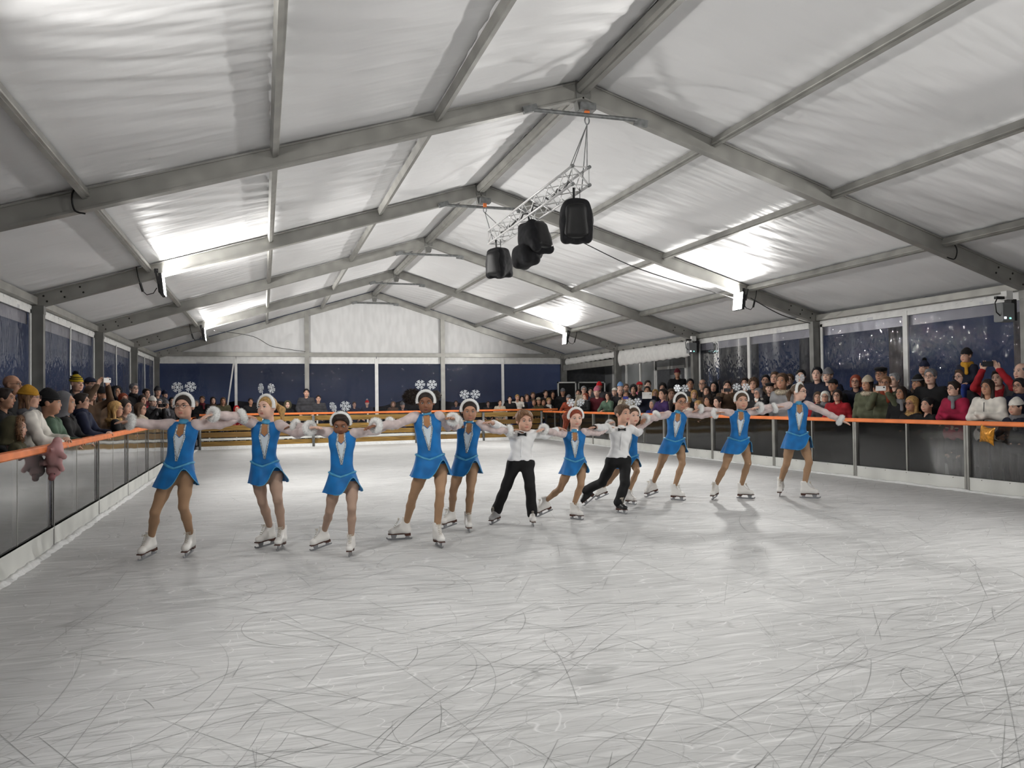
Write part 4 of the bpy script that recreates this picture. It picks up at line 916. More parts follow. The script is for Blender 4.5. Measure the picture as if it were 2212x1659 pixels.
def make_skater(key, label, kind='girl', skin='skin', lips='lips', brow='hair_brown', hair='tight', haircol='hair_brown', spec=False, tights='tights', boots=('white', 'white'), extra=None):
    d = {k: (np.array(v, float) if k in ('root', 'head', 'w') else v) for k, v in SK[key].items()}
    sh = [np.array(x) for x in d['sh']]; hp = [np.array(x) for x in d['hp']]; kn = [np.array(x) for x in d['kn']]; toe = [np.array(x) for x in d['toe']]
    arms = [[np.array(x) for x in a] for a in d['arms']]
    root = empty('person', d['root']); tag(root, label, 'person', 'line of young skaters on the ice')
    hc = d['head']; s = (hc[2] + .11) / 1.45; hs = min(max(d['hh'] * .94, .208), .228) / .225
    HR = Rz(-YAW + math.radians(d['hy'][0])) @ Rx(math.radians(d['hy'][1])) @ np.diag((1.07, 1.0, .965))
    shm = (sh[0] + sh[1]) / 2 + ED * -.0; pm = (hp[0] + hp[1]) / 2; wst = d['w']; hw = np.linalg.norm(sh[1] - sh[0]) / 2
    fs = .86 * s + .05
    # feet
    ank = []; FM = []
    for j in (0, 1):
        R = Rz(-YAW + math.radians(d['hd'][j])) @ Rx(math.radians(d['pi'][j]))
        o = toe[j] - R @ (np.array((0, -.125, 0)) * fs); FM.append(TM(R * fs, o)); ank.append(o + R @ (np.array((0, .053, .17)) * fs))
    F_ = dict(fd=ED, ff=.78)
    c1 = LERP(wst, shm, .66); c2 = LERP(wst, pm, .5)
    torso = [cap(c1 - EX * hw * .40, c1 + EX * hw * .40, .074 * s, k=.06, **F_), cap(LERP(wst, shm, .3) - EX * .036 * s, LERP(wst, shm, .3) + EX * .036 * s, .068 * s, k=.06, **F_),
             cap(wst - EX * .034 * s, wst + EX * .034 * s, .066 * s, k=.06, **F_), cap(c2 - EX * .048 * s, c2 + EX * .048 * s, .074 * s, k=.06, fd=ED, ff=.85),
             cap(hp[0], hp[1], .076 * s, k=.05, fd=ED, ff=.92), cap(LERP(sh[0], sh[1], .1) - A_(0, 0, .018), LERP(sh[0], sh[1], .9) - A_(0, 0, .018), .036 * s, k=.05)]
    nb = hc + HR @ (np.array((0, .022, -.08)) * hs)
    neck = cap(shm - A_(0, 0, .02), nb, .037 * s, .036 * s, .035)
    armp = []
    for j in (0, 1):
        e, wr, tp = arms[j]
        armp.append([cap(LERP(sh[j], shm, .08), e, .036 * s, .029 * s, .02), cap(e, LERP(e, wr, .4), .029 * s, .029 * s, .02), cap(LERP(e, wr, .4), wr, .029 * s, .020 * s, .02)])
    legp = []
    for j in (0, 1):
        h0 = hp[j] + A_(0, 0, -.02); k_ = kn[j]; a = ank[j]
        legp.append([cap(h0, LERP(h0, k_, .5), .068 * s, .056 * s, .02), cap(LERP(h0, k_, .5), k_, .056 * s, .041 * s, .02), cap(k_, LERP(k_, a, .35) - ED * .012, .041 * s, .042 * s, .02), cap(LERP(k_, a, .35) - ED * .012, a, .042 * s, .029 * s, .02)])
    prims = torso + [neck] + armp[0] + armp[1] + legp[0] + legp[1]
    V, Q = sdf(prims, .0115)
    C = fcent(V, Q)
    dl = np.minimum(feval(legp[0], C), feval(legp[1], C)); mi = np.where((dl < .012) & (C[:, 2] < pm[2] + .03), 5, 0); mi = np.where(C[:, 2] < LERP(wst, pm, .3)[2], 5, mi); mi = np.where((dl > .05) & (feval(armp[0] + armp[1], C) < .01), 0, mi)
    b = Bag().add(V, Q, mi)
    hd = xf(HEAD5, TM(HR * hs, hc)); b.add(hd.V[0], hd.Q[0], hd.m[0])
    for j in (0, 1):
        e, wr, tp = arms[j]
        hb = hand_at(HAND if j == (0 if key == 'g1' else 9) else HAND, wr, tp, .80 * s, -1 if j == 0 else 1); b.add(hb.V[0], hb.Q[0], hb.m[0])
    obj('body', b.me('body', [skin, lips, 'eye_white', 'iris', brow, tights if kind == 'girl' else 'trouser_black']), root)
    HM = TM(HR * hs, hc)
    # hair
    hb = xf(HT[hair], np.eye(4))
    if extra: extra(hb)
    obj('hair', hb.me('hair', [haircol, haircol]), root, mtx=mtx4(HM))
    if spec: obj('glasses', GLASSES, root, mtx=mtx4(HM))
    # skates
    for j in (0, 1):
        sb = obj('skate', BOOT[boots[j]], root, mtx=mtx4(FM[j]))
        obj('sole', SOLE, sb); obj('blade', BLADE, sb); obj('lace', LACE, sb)
    t = (pm - shm) / np.linalg.norm(pm - shm)
    def proj(u, a, infl):
        B = shm + t * a * s + EX * u * s; tt = np.linspace(.2, -.05, 90); P = B + ED * tt[:, None]
        D = feval(torso, P) - infl; i = np.argmax(D < 0); return P[i] if D.min() < 0 else B + ED * .06
    if kind == 'girl':
        cuts = [cap(sh[j] + (arms[j][0] - sh[j]) / np.linalg.norm(arms[j][0] - sh[j]) * .012, arms[j][0], .047 * s, k=.01) for j in (0, 1)]
        V, Q = sdf(torso, .0065, cuts, .008, half=(((0, 0, -1), -(pm[2] + .05 * s)),))
        C = fcent(V, Q); N = fnorm(V, Q); a = (C - shm) @ t / s; q = C - shm - ((C - shm) @ t)[:, None] * t; u = np.abs(q @ EX) / s; fr = (q @ ED > 0) & (N @ ED > .15)
        key_ = fr & (a > -.01) & (a < .115) & (u < np.where(a < .08, .031, .031 * (1 - (a - .08) / .035)))
        pan = fr & ~key_ & (a > .078) & (a < .315) & (u < np.where(a < .11, .046, .046 * (1 - (a - .11) / .205)))
        V0, Q0 = sub(V, Q, ~(key_ | pan)); dr = obj('dress', mesh('dress', V0, Q0, 'velvet_blue', smooth=True), root)
        for nm, mk, mt in (('chest_panel', pan, 'chest_white'), ('neck_mesh', key_, 'mesh_tan')):
            if mk.any(): V1, Q1 = sub(V, Q, mk); obj(nm, mesh(nm, V1, Q1, mt, smooth=True), dr)
        for sg in (-1, 1):
            pts = [proj(sg * uu, aa, .010) for uu, aa in ((.034, .0), (.036, .04), (.038, .08), (.046, .11), (.035, .16), (.024, .21), (.012, .265), (.002, .32))]
            MB().tube(pts, .0088, 6).build('sequin_trim', ['sequin'], dr, smooth=True)
            MB().tube([proj(sg * uu, aa, .009) for uu, aa in ((.034, .082), (.017, .097), (0, .114))], .0035, 5).build('neckline', ['velvet_blue'], dr)
            jj = 0 if sg < 0 else 1
            ax = (arms[jj][0] - sh[jj]); ax /= np.linalg.norm(ax); p1 = np.cross(ax, ED); p1 /= np.linalg.norm(p1); p2 = np.cross(ax, p1)
            MB().tube([sh[jj] + ax * .006 + .043 * s * (math.cos(x) * p1 + math.sin(x) * p2) for x in np.linspace(0, 2 * PI, 17)[:-1]], .0045, 5, closed=True).build('arm_trim', ['satin_blue'], dr, smooth=True)
        na = (nb - shm) / np.linalg.norm(nb - shm)
        MB().tube([shm + na * .000, shm + na * .018 * s, shm + na * .045 * s], [.054 * s, .047 * s, .043 * s], 20).build('collar', ['satin_blue'], dr, smooth=True)
        # skirt
        t2 = (pm - wst) / np.linalg.norm(pm - wst); b0 = LERP(wst, pm, .36); nth, nv = 60, 9; th = np.linspace(-PI, PI, nth + 1)[:-1]; ths = .72; Vs = []; Qs = []; ph = random.uniform(0, 6); edge = []; belt = []
        for v in range(nv):
            f = v / (nv - 1)
            for x in th:
                dip = .045 * s * max(0, 1 - abs(x) / 1.1)
                L = (.205 * s) * (1 - .80 * math.exp(-((x - ths) / .42) ** 2)) - dip * .6
                fl_ = (1 + .055 * math.sin(5 * x + ph) * f + .03 * math.sin(9 * x + ph) * f)
                rl = LERP(.120, .172, f ** .8) * s * fl_ * (1 + .22 * f * math.exp(-((x - 1.25) / .4) ** 2)); rd = LERP(.098, .158, f ** .8) * s * fl_
                g = f * .8; q0 = LERP(hp[0], kn[0], g * .38); q1 = LERP(hp[1], kn[1], g * .38); ce = ((q0 + q1) / 2 - (b0 + t2 * L * f)) @ EX * f * .8; rl = max(rl, (abs((q1 - q0) @ EX) / 2 + .086 * s) * (.77 + .27 * f) * fl_)
                p = b0 + EX * ce + t2 * (dip + L * f) + EX * math.sin(x) * rl + ED * math.cos(x) * rd; Vs.append(p)
                if v == nv - 1 and -.35 < x < 1.5: edge.append(p)
                if v == 0: belt.append(p)
        for v in range(nv - 1):
            for i in range(nth): Qs.append((v*nth+i, (v+1)*nth+i, (v+1)*nth+(i+1) % nth, v*nth+(i+1) % nth))
        skt = obj('skirt', mesh('skirt', Vs, Qs, 'velvet_blue', smooth=True), root)
        MB().tube(belt, .0115, 6, closed=True).build('belt', ['satin_blue'], skt, smooth=True)
        MB().tube(edge, .004, 5).build('slit_trim', ['satin_blue'], skt, smooth=True)
        for j in (0, 1):
            e, wr, tp = arms[j]; ax = (wr - e) / np.linalg.norm(wr - e); st = cap(LERP(sh[j], e, -.02), LERP(sh[j], e, .2), .036 * s, .036 * s, .02)
            V, Q = sdf([st] + armp[j][0:], .0095, infl=.011, post=lambda X, Y, Z: .003 * np.sin(X * 55 + Z * 30) * np.sin(Z * 60 + Y * 20))
            obj('sleeve', mesh('sleeve', V, Q, 'sleeve_sheer', smooth=True), root)
            z = np.cross(ax, ED); z /= np.linalg.norm(z); x = np.cross(ax, z)
            obj('fur_cuff', CUFF, root, mtx=mtx4(TM(np.stack([x, ax, z], 1) * (1.04 * s), wr - ax * .005)))
        hbnd = obj('headband', BAND, root, mtx=mtx4(TM(HR * hs, hc + HR @ (np.array((0, -.012, .020)) * hs))))
        for sg in (-1, 1):
            fo = obj('snowflake', FLAKE, hbnd, loc=(sg * (.052 + random.uniform(0, .012)), 0, .180 + random.uniform(-.006, .006)), rot=(random.uniform(-.2, .2), sg * .15 + random.uniform(-.3, .3), random.uniform(-.5, .5) * (1 if key != 'g3' else 2)))
            st = obj('flake_stem', FSTEM, hbnd, loc=(sg * .05, 0, .184), rot=(0, sg * .1, 0))
    else:
        sp = torso + armp[0] + armp[1]
        V, Q = sdf(sp, .008, [cap(shm + A_(0, 0, .0), nb, .038 * s, k=.015)] + [cap(LERP(arms[j][0], arms[j][1], .93), arms[j][2], .042, k=.006) for j in (0, 1)], .017, half=(((0, 0, -1), -(LERP(wst, pm, .55)[2])),),
                   post=lambda X, Y, Z: .0032 * np.sin(X * 60 + Z * 25) * np.sin(Z * 47 + Y * 30))
        so = obj('shirt', mesh('shirt', V, Q, 'shirt_white', smooth=True), root)
        na = (nb - shm) / np.linalg.norm(nb - shm)
        MB().tube([shm + na * .01, shm + na * .045], [.058 * s, .046 * s], 18, caps=False).build('shirt_collar', ['shirt_white'], so, smooth=True)
        MB().tube([proj(0, .05 + .24 * i / 8, .020) for i in range(9)], .006, 5).build('button_placket', ['shirt_white'], so, smooth=True)
        bt = proj(0, .005, .03) + ED * .012; kx = EX * .016; kz = np.array((0, 0, 1.0))
        mb = MB().ball(bt, (.011, .011, .011), 8)
        for sg in (-1, 1):
            o = bt + EX * sg * .008
            mb.add([o + kz * .006, o - kz * .006, o + EX * sg * .04 - kz * .02, o + EX * sg * .04 + kz * .02, o + kz * .006 - ED * .02, o - kz * .006 - ED * .02, o + EX * sg * .04 - kz * .02 - ED * .02, o + EX * sg * .04 + kz * .02 - ED * .02],
                   [(0, 1, 2, 3), (4, 7, 6, 5), (0, 3, 7, 4), (1, 5, 6, 2), (2, 6, 7, 3), (0, 4, 5, 1)])
        mb.build('bow_tie', ['trouser_black'], so)
        tp_ = [torso[4], torso[3]]
        for j in (0, 1):
            h0 = hp[j] + A_(0, 0, -.02); a = ank[j] + (ank[j] - kn[j]) / np.linalg.norm(ank[j] - kn[j]) * .012
            tp_ += [cap(h0, kn[j], .070 * s, .05 * s, .025), cap(kn[j], a, .05 * s, .052 * s, .02)]
        V, Q = sdf(tp_, .009, infl=.014, half=(((0, 0, 1), LERP(wst, pm, .25)[2]),), post=lambda X, Y, Z: .003 * np.sin(Z * 38 + X * 14))
        obj('trousers', mesh('trousers', V, Q, 'trouser_black', smooth=True), root)
        if key == 'b2':
            e, wr, tp = arms[0]; ax = (wr - e) / np.linalg.norm(wr - e); MB().tube([wr - ax * .012, wr + ax * .022], .030 * s, 14).build('wristband', ['trouser_black'], root)
    return root
def ponytail(dx, col=0):
    def f(b): b.add(*sdf([cap((dx * .3, .10, .03), (dx * .9, .115, -.03), .026, .032, .03), cap((dx * .9, .115, -.03), (dx * 1.1, .10, -.14), .032, .014, .03)], .008), 0)
    return f
def bunx(b): b.add(*sdf([ell((0, .105, .07), (.035, .033, .033))], .008), 0)
def puffs(b):
    V, Q = sdf([ell((-.135, .05, .055), (.085, .07, .075)), ell((.095, .055, .06), (.055, .06, .06)), cap((-.07, .04, .04), (.07, .04, .04), .03)], .008, post=bumps(.014, 130)); b.add(V, Q, 0)
    r = np.random.RandomState(2); n = 900; g = r.normal(0, 1, (n, 3)); g /= np.linalg.norm(g, axis=1, keepdims=True); fur(b, g * np.array((.085, .07, .075)) + np.array((-.135, .05, .055)), g, .03, .004, 8, 0)
def flow(b): b.add(*sdf([cap((-.02, .08, .03), (-.075, .09, -.02), .045, .05, .03), cap((-.075, .09, -.02), (-.105, .09, -.18), .045, .026, .03), cap((-.06, .08, .05), (-.10, .09, .0), .03, .04, .03)], .008), 0)
make_skater('g1', 'skater in blue dress and round glasses at the pig toy end of the line', brow='hair_dbrown', haircol='hair_dbrown', spec=True, extra=bunx)
make_skater('g2', 'blond ponytailed skater in blue dress, second from the pig toy end', skin='skin4', brow='hair_lbrown', haircol='hair_blond', tights='tights_pale', extra=ponytail(.10))
make_skater('g3', 'dark-haired skater in blue dress looking down, third from the pig toy end', skin='skin3', lips='lips_dark', brow='hair_dbrown', hair='short', haircol='hair_dbrown', tights='tights_pale', extra=bunx)
make_skater('g4', 'skater in blue dress with big curly hair puffs under her headband', skin='skin3', lips='lips_dark', brow='hair_dbrown', haircol='hair_dbrown', extra=puffs)
make_skater('g5', 'skater in blue dress between the curly-puffed skater and the first boy', skin='skin2', brow='hair_dbrown', haircol='hair_dbrown', extra=ponytail(-.07))
make_skater('b1', 'boy with tousled brown hair, white shirt, bow tie and pale skates', 'boy', skin='skin', brow='hair_dbrown', hair='tousled', haircol='hair_lbrown', boots=('grey', 'white'))
make_skater('g6', 'auburn long-haired skater in blue dress between the two boys', skin='skin4', brow='hair_lbrown', haircol='hair_hred', extra=flow)
make_skater('b2', 'smiling boy in white shirt with black wristband and black skates', 'boy', skin='skin', brow='hair_dbrown', hair='short', haircol='hair_brown', boots=('black', 'black'))
make_skater('g7', 'skater in blue dress half hidden behind the smiling boy', skin='skin4', brow='hair_lbrown', haircol='hair_brown', extra=bunx)
make_skater('g8', 'skater in blue dress and glasses beside the half hidden skater', skin='skin2', brow='hair_dbrown', haircol='hair_dbrown', spec=True, extra=ponytail(-.08))
make_skater('g9', 'skater in blue dress without glasses, second from the free-armed end', skin='skin', brow='hair_dbrown', haircol='hair_brown', extra=bunx)
make_skater('g10', 'tallest skater in blue dress and glasses, free arm stretched at the line end', skin='skin4', brow='hair_dbrown', haircol='hair_brown', spec=True, extra=ponytail(-.08))

# x, y, head height, pose, child, headgear, its colour, coat, extras, label
CROWD = [
(-6.95,11.65,1.68,'A',0,'bald','skin','black','g','bald man with glasses in black behind the mustard beanie'),
(-6.60,10.03,1.49,'A',0,'short','dbrown','black','','dark-haired person in black cut off by the picture edge beside the bald man'),
(-6.24,9.53,1.49,'B',0,'beanie','mustard','white','gs','woman with glasses, mustard beanie and white padded coat at the barrier'),
(-6.24,9.05,1.19,'B',1,'furhood','brown','khaki','','child in brown fur-trimmed hood leaning over the barrier beside the pig toy'),
(-6.24,10.38,1.44,'B',1,'beanie','black','green','','child in black beanie and sage green jacket at the barrier'),
(-6.24,11.11,1.44,'B',1,'hood','grey','black','','child in grey hood and black jacket with fist near mouth'),
(-6.24,12.08,1.46,'B',0,'short','dbrown','navy','gs','person with short dark hair, glasses and navy scarf leaning on barrier'),
(-6.95,15.40,1.78,'A',0,'pom','yellow','dgrey','','man in yellow and black striped pompom beanie'),
(-6.95,16.55,1.79,'A',0,'cap','navy','black','g','man in navy baseball cap beside the yellow pompom beanie'),
(-6.60,14.66,1.60,'P',0,'long','brown','brown','','brown-haired woman between navy cap and black beanie, phone raised high'),
(-6.60,15.65,1.59,'A',0,'beanie','black','brown','gb','grey-bearded man in black beanie, glasses and brown coat'),
(-6.95,19.18,1.69,'A',0,'furhood','black','black','','person in black fur hood behind the red-haired woman'),
(-6.95,21.84,1.81,'A',0,'short','grey','black','gs','grey-haired man with glasses and black scarf by the tent post'),
(-6.60,17.94,1.53,'A',0,'bob','red','dgrey','g','woman with red bobbed hair near the barrier'),
(-6.24,14.73,1.34,'B',1,'long','blond','black','gf','blond child with glasses and tan fur collar at the barrier'),
(-6.24,15.71,1.37,'A',1,'bob','dbrown','brown','','dark-haired child beside the blond child with fur collar'),
(-6.60,20.61,1.52,'A',0,'long','dbrown','red','','dark-haired woman in bright red coat on the crowded long side'),
(-6.24,19.45,1.47,'C',0,'beanie','white','black','s','person in white hat holding a dark camera to the face'),
(-6.24,17.56,1.32,'B',1,'long','brown','beige','gs','child with glasses, brown hair and cream scarf at the barrier'),
(-6.95,24.07,1.72,'A',0,'short','dbrown','maroon','','dark-haired person in maroon behind the white hat'),
(-6.95,26.60,1.81,'A',0,'beanie','dgrey','dgrey','','tall man in charcoal beanie beside the tent corner'),
(-6.95,28.41,1.73,'A',0,'beanie','navy','black','','person in navy striped beanie beside the tall charcoal beanie'),
(-6.24,22.02,1.41,'A',0,'beanie','grey','dgrey','s','person in light grey beanie beside the first skater'),
(-6.60,23.86,1.45,'A',0,'bob','grey','beige','g','older person with grey hair beside the white hat'),
(-6.60,27.13,1.52,'A',0,'short','black','black','','dark-clad person right behind the first skater'),
(-5.98,28.55,1.44,'A',0,'bob','grey','black','','grey-haired person behind the fence beside the first skater'),
(-5.81,28.55,1.56,'A',0,'short','brown','black','s','brown-haired man in dark red scarf behind the far fence'),
(-5.48,28.55,1.53,'A',0,'long','dbrown','black','f','woman in black coat with brown fur collar behind the far fence'),
(-5.16,28.55,1.51,'A',0,'long','brown','khaki','','woman in khaki coat holding her hands together behind the fence'),
(-4.74,28.55,1.23,'A',1,'hood','bred','red','','small child in bright red hood at the tent gap'),
(-4.29,28.55,1.48,'A',0,'short','dbrown','black','','dark-haired person in black by the second skater'),
(-3.08,28.55,1.36,'A',1,'furhood','khaki','black','','crouching person in fur hood right of the second skater'),
(-2.47,28.55,1.76,'A',0,'short','black','dgrey','','tall dark-haired man in dark grey parka at the far post'),
(-2.07,28.55,1.55,'A',0,'bun','dbrown','dgrey','','woman with hair tied back in dark grey parka beside the tall man'),
(-0.64,30.60,1.33,'A',0,'short','brown','navy','','dim person outside the far plastic beside the santa hat'),
(-0.16,30.60,1.37,'A',0,'pom','bred','navy','','person in red and white santa hat outside the far plastic'),
(0.81,30.60,1.32,'A',0,'furhood','brown','brown','','person in wide brown fur hood outside the far plastic'),
(1.17,30.60,1.27,'A',1,'beanie','grey','navy','','child in pale beanie outside the far plastic'),
(3.26,30.60,1.33,'A',0,'short','dbrown','navy','','dim person outside the plastic left of the fifth skater'),
(4.54,30.60,1.29,'A',0,'short','brown','black','','dim person outside the plastic right of the fifth skater'),
(4.43,28.55,1.33,'A',0,'short','dbrown','beige','','person in cream jacket leaning at the far rail'),
(4.81,28.55,1.46,'A',0,'short','dbrown','black','','dark-haired woman all in black at the far rail'),
(5.10,28.55,1.51,'A',0,'short','blond','white','','blond man in white jacket at the far rail'),
(5.28,28.55,1.46,'A',0,'long','dbrown','black','s','woman in black coat with big white scarf at far rail'),
(5.47,28.55,1.52,'A',0,'long','brown','navy','','brown-haired woman in navy coat at the far rail'),
(5.85,28.95,1.59,'A',0,'short','brown','dgrey','','man with brown hair behind the navy coat at far rail'),
(5.73,28.55,1.33,'A',1,'bob','brown','khaki','','child in khaki beside the tan cap at the far corner'),
(5.93,28.55,1.38,'A',1,'cap','beige','khaki','','child in tan cap and khaki jacket at the far corner'),
(6.11,28.55,1.33,'A',1,'bob','dbrown','black','','dark-bobbed child at the far corner'),
(6.35,28.95,1.66,'A',0,'short','dbrown','dgrey','','tall man looking sideways at the far corner'),
(6.33,28.55,1.36,'A',1,'short','blond','dgrey','s','fair-haired child with white scarf at the far corner'),
(6.64,28.95,1.62,'A',0,'bob','dbrown','black','','woman with dark bob beside the first blackboard'),
(6.95,28.66,1.70,'A',0,'pom','grey','black','g','man in grey wool hat and glasses before the first blackboard'),
(6.24,26.20,1.46,'B',0,'beanie','grey','rust','','person in grey hat and rust coat behind the sixth skater'),
(6.95,27.11,1.65,'A',0,'short','dbrown','black','b','bearded man between the two blackboards'),
(6.95,26.58,1.75,'A',0,'short','lgrey','beige','g','tall fair-grey man with glasses before the second blackboard'),
(6.24,24.65,1.50,'B',0,'bob','red','black','s','woman with vivid red hair and grey scarf at the barrier'),
(6.95,25.95,1.69,'A',0,'short','black','navy','','dark-haired man before the second blackboard'),
(6.95,25.18,1.84,'A',0,'beanie','bred','dgrey','','tall person in red hat before the second blackboard'),
(6.60,24.56,1.66,'A',1,'beanie','pink','maroon','','child in pink beanie and patterned maroon coat'),
(6.24,22.82,1.50,'B',0,'bob','dbrown','green','','dark-bobbed woman in green coat leaning over the barrier'),
(6.60,23.17,1.64,'A',0,'cap','white','dgrey','','person in white cap beside the bald man'),
(6.60,22.79,1.65,'A',0,'bald','skin','dgrey','','bald man behind the second boy'),
(6.95,23.10,1.75,'A',0,'bun','brown','black','','woman with hair pulled back above the phone holder'),
(6.95,23.51,1.79,'A',0,'beanie','lblue','navy','','person in pale blue hat behind the bald man'),
(6.24,21.57,1.53,'C',0,'bun','brown','beige','','woman in beige coat holding a blue phone up'),
(6.60,21.82,1.69,'A',0,'curly','black','black','','person with thick black curly hair right of the phone holder'),
(6.95,22.13,1.79,'A',0,'cap','bred','pink','','person in red cap and pink top in the rear row'),
(6.95,21.60,1.81,'A',0,'short','dbrown','black','','dark-haired man by the annex door'),
(6.24,20.22,1.63,'C',0,'short','dbrown','dnavy','','boy in dark sweater holding up a tablet'),
(6.60,20.43,1.55,'A',0,'bob','blond','black','','fair-haired person beside the tablet holder'),
(6.24,19.88,1.25,'B',1,'hood','grey','blue','','small child in grey-edged hood at the barrier'),
(6.24,19.26,1.52,'B',1,'short','dbrown','purple','','boy in purple and red jacket beside the tablet holder'),
(6.60,19.52,1.52,'A',1,'long','brown','black','','girl with brown hair hidden behind the eighth skater'),
(6.95,20.68,1.71,'A',0,'curly','black','dgrey','','dark curly-haired person near the annex door'),
(7.60,21.00,2.13,'A',0,'beanie','maroon','black','','person standing high in maroon beanie before the annex door'),
(6.24,17.99,1.32,'B',1,'short','blond','white','','fair child right behind the eighth skater'),
(6.95,19.12,1.79,'A',0,'short','black','dgrey','','dark-haired man turning away right of the maroon beanie'),
(6.60,18.30,1.50,'A',0,'long','blond','black','s','blond woman with long hair and patterned scarf'),
(6.24,17.48,1.23,'B',1,'bob','blond','gold','','golden-haired child low at the barrier'),
(6.95,18.48,1.76,'A',0,'bald','grey','black','g','balding man with glasses above the blond woman'),
(6.60,17.69,1.58,'A',0,'long','dbrown','brown','','woman with long dark hair beside the blond woman'),
(6.24,16.99,1.34,'B',1,'curly','dbrown','black','','curly dark-haired child between eighth and ninth skater'),
(6.24,16.58,1.31,'B',1,'short','dbrown','black','','boy peering over the barrier left of ninth skater'),
(6.95,17.92,1.68,'A',0,'hood','black','black','','person in black hood behind the photographer'),
(6.60,16.77,1.68,'C',0,'short','dbrown','brown','','dark-haired man taking a picture with a phone'),
(6.95,16.55,1.74,'A',0,'short','dbrown','dgrey','','dark-haired person behind the ninth skater snowflakes'),
(6.60,15.69,1.70,'A',0,'curly','brown','black','','woman with wavy brown hair behind the grey-haired woman'),
(6.24,14.97,1.49,'B',0,'bob','grey','black','gs','grey-haired woman with glasses and black and white scarf'),
(6.95,15.74,1.78,'A',0,'short','black','dgrey','','dark-haired man partly hidden behind the beret'),
(6.60,15.09,1.60,'A',0,'beret','black','black','','elderly man in black flat beret'),
(6.95,15.38,1.83,'A',0,'short','brown','brown','','tall brown-haired man above the beret'),
(6.60,14.63,1.74,'A',1,'short','brown','lgrey','f','small child in grey hooded coat carried above the crowd'),
(6.95,14.87,1.77,'A',0,'short','brown','dgrey','','brown-haired man behind the carried child'),
(6.95,14.49,1.84,'A',0,'short','black','dgrey','','tall dark-haired man behind the tenth skater'),
(6.95,13.96,1.87,'A',0,'short','black','dnavy','','tall young man in dark blue padded coat at the tent post'),
(6.24,13.04,1.39,'A',0,'bob','brown','red','','person in red left of the white-haired woman'),
(6.24,12.83,1.40,'A',0,'bob','white','dgrey','gs','white-haired woman with glasses and grey scarf'),
(6.95,13.62,1.82,'A',0,'beanie','grey','dnavy','','person in grey beanie behind the dark baseball cap'),
(6.60,13.04,1.62,'A',0,'cap','black','black','','man in black baseball cap behind the red coat'),
(6.24,12.49,1.42,'A',0,'bob','dbrown','red','g','woman in red coat with glasses and dark hair'),
(6.95,12.84,1.68,'A',0,'bob','rust','dnavy','g','woman with auburn bob and glasses in dark coat'),
(6.24,11.69,1.62,'A',0,'beanie','beige','olive','f','woman in cream knit beanie and olive parka at barrier'),
(6.95,12.16,1.80,'A',0,'beret','black','black','g','man in black flat cap behind the phone holder'),
(6.24,11.27,1.62,'C',0,'bun','lbrown','olive','gs','woman with glasses and rust scarf filming with a white phone'),
(6.95,11.83,1.68,'A',0,'short','lgrey','dgrey','','grey-haired person hidden behind the filming woman'),
(6.24,10.92,1.45,'A',0,'long','dbrown','black','s','brown-haired woman in black coat right of the filming woman'),
(6.24,10.69,1.27,'B',1,'long','blond','black','gf','blond girl with glasses and yellow fur hood on the barrier'),
(6.24,10.37,1.25,'B',1,'bun','black','black','','black-haired girl in black jacket with peach badge on the barrier'),
(6.60,10.93,1.61,'A',0,'beanie','black','black','','woman in black beanie with grey band beside the tall grey man'),
(6.60,10.66,1.71,'A',0,'short','grey','black','g','tall grey-haired man with glasses in black coat'),
(6.95,11.16,1.87,'K',1,'pom','navy','brown','','small child in navy pompom beanie sitting on shoulders'),
(6.24,9.84,1.50,'D',0,'short','dbrown','crimson','gs','woman with short dark hair and glasses in crimson coat'),
(6.95,10.38,1.69,'A',0,'short','brown','dgrey','g','man with glasses carrying the boy in the navy coat'),
(6.95,10.28,2.03,'K',1,'beanie','black','dnavy','s','boy in black beanie and mustard scarf sitting on shoulders'),
(6.24,9.24,1.51,'D',0,'long','dbrown','white','','woman in white fleece jacket with long dark hair, arms crossed'),
(6.95,9.70,1.65,'P',0,'short','dbrown','red','','man in red jacket raising an arm to take a picture'),
(6.24,8.78,1.22,'B',1,'beanie','white','dnavy','s','child in white knit hat holding a golden bag over the barrier'),
(6.60,9.03,1.52,'A',0,'short','black','navy','gs','woman with glasses and navy scarf above the white knit hat'),
(6.95,9.29,1.74,'A',0,'bald','grey','dgrey','','tall balding man at the picture edge above the knit hat'),
(6.24,9.85,0.90,'A',1,'hood','khaki','black','','small child in khaki hood standing low behind the barrier pane')]
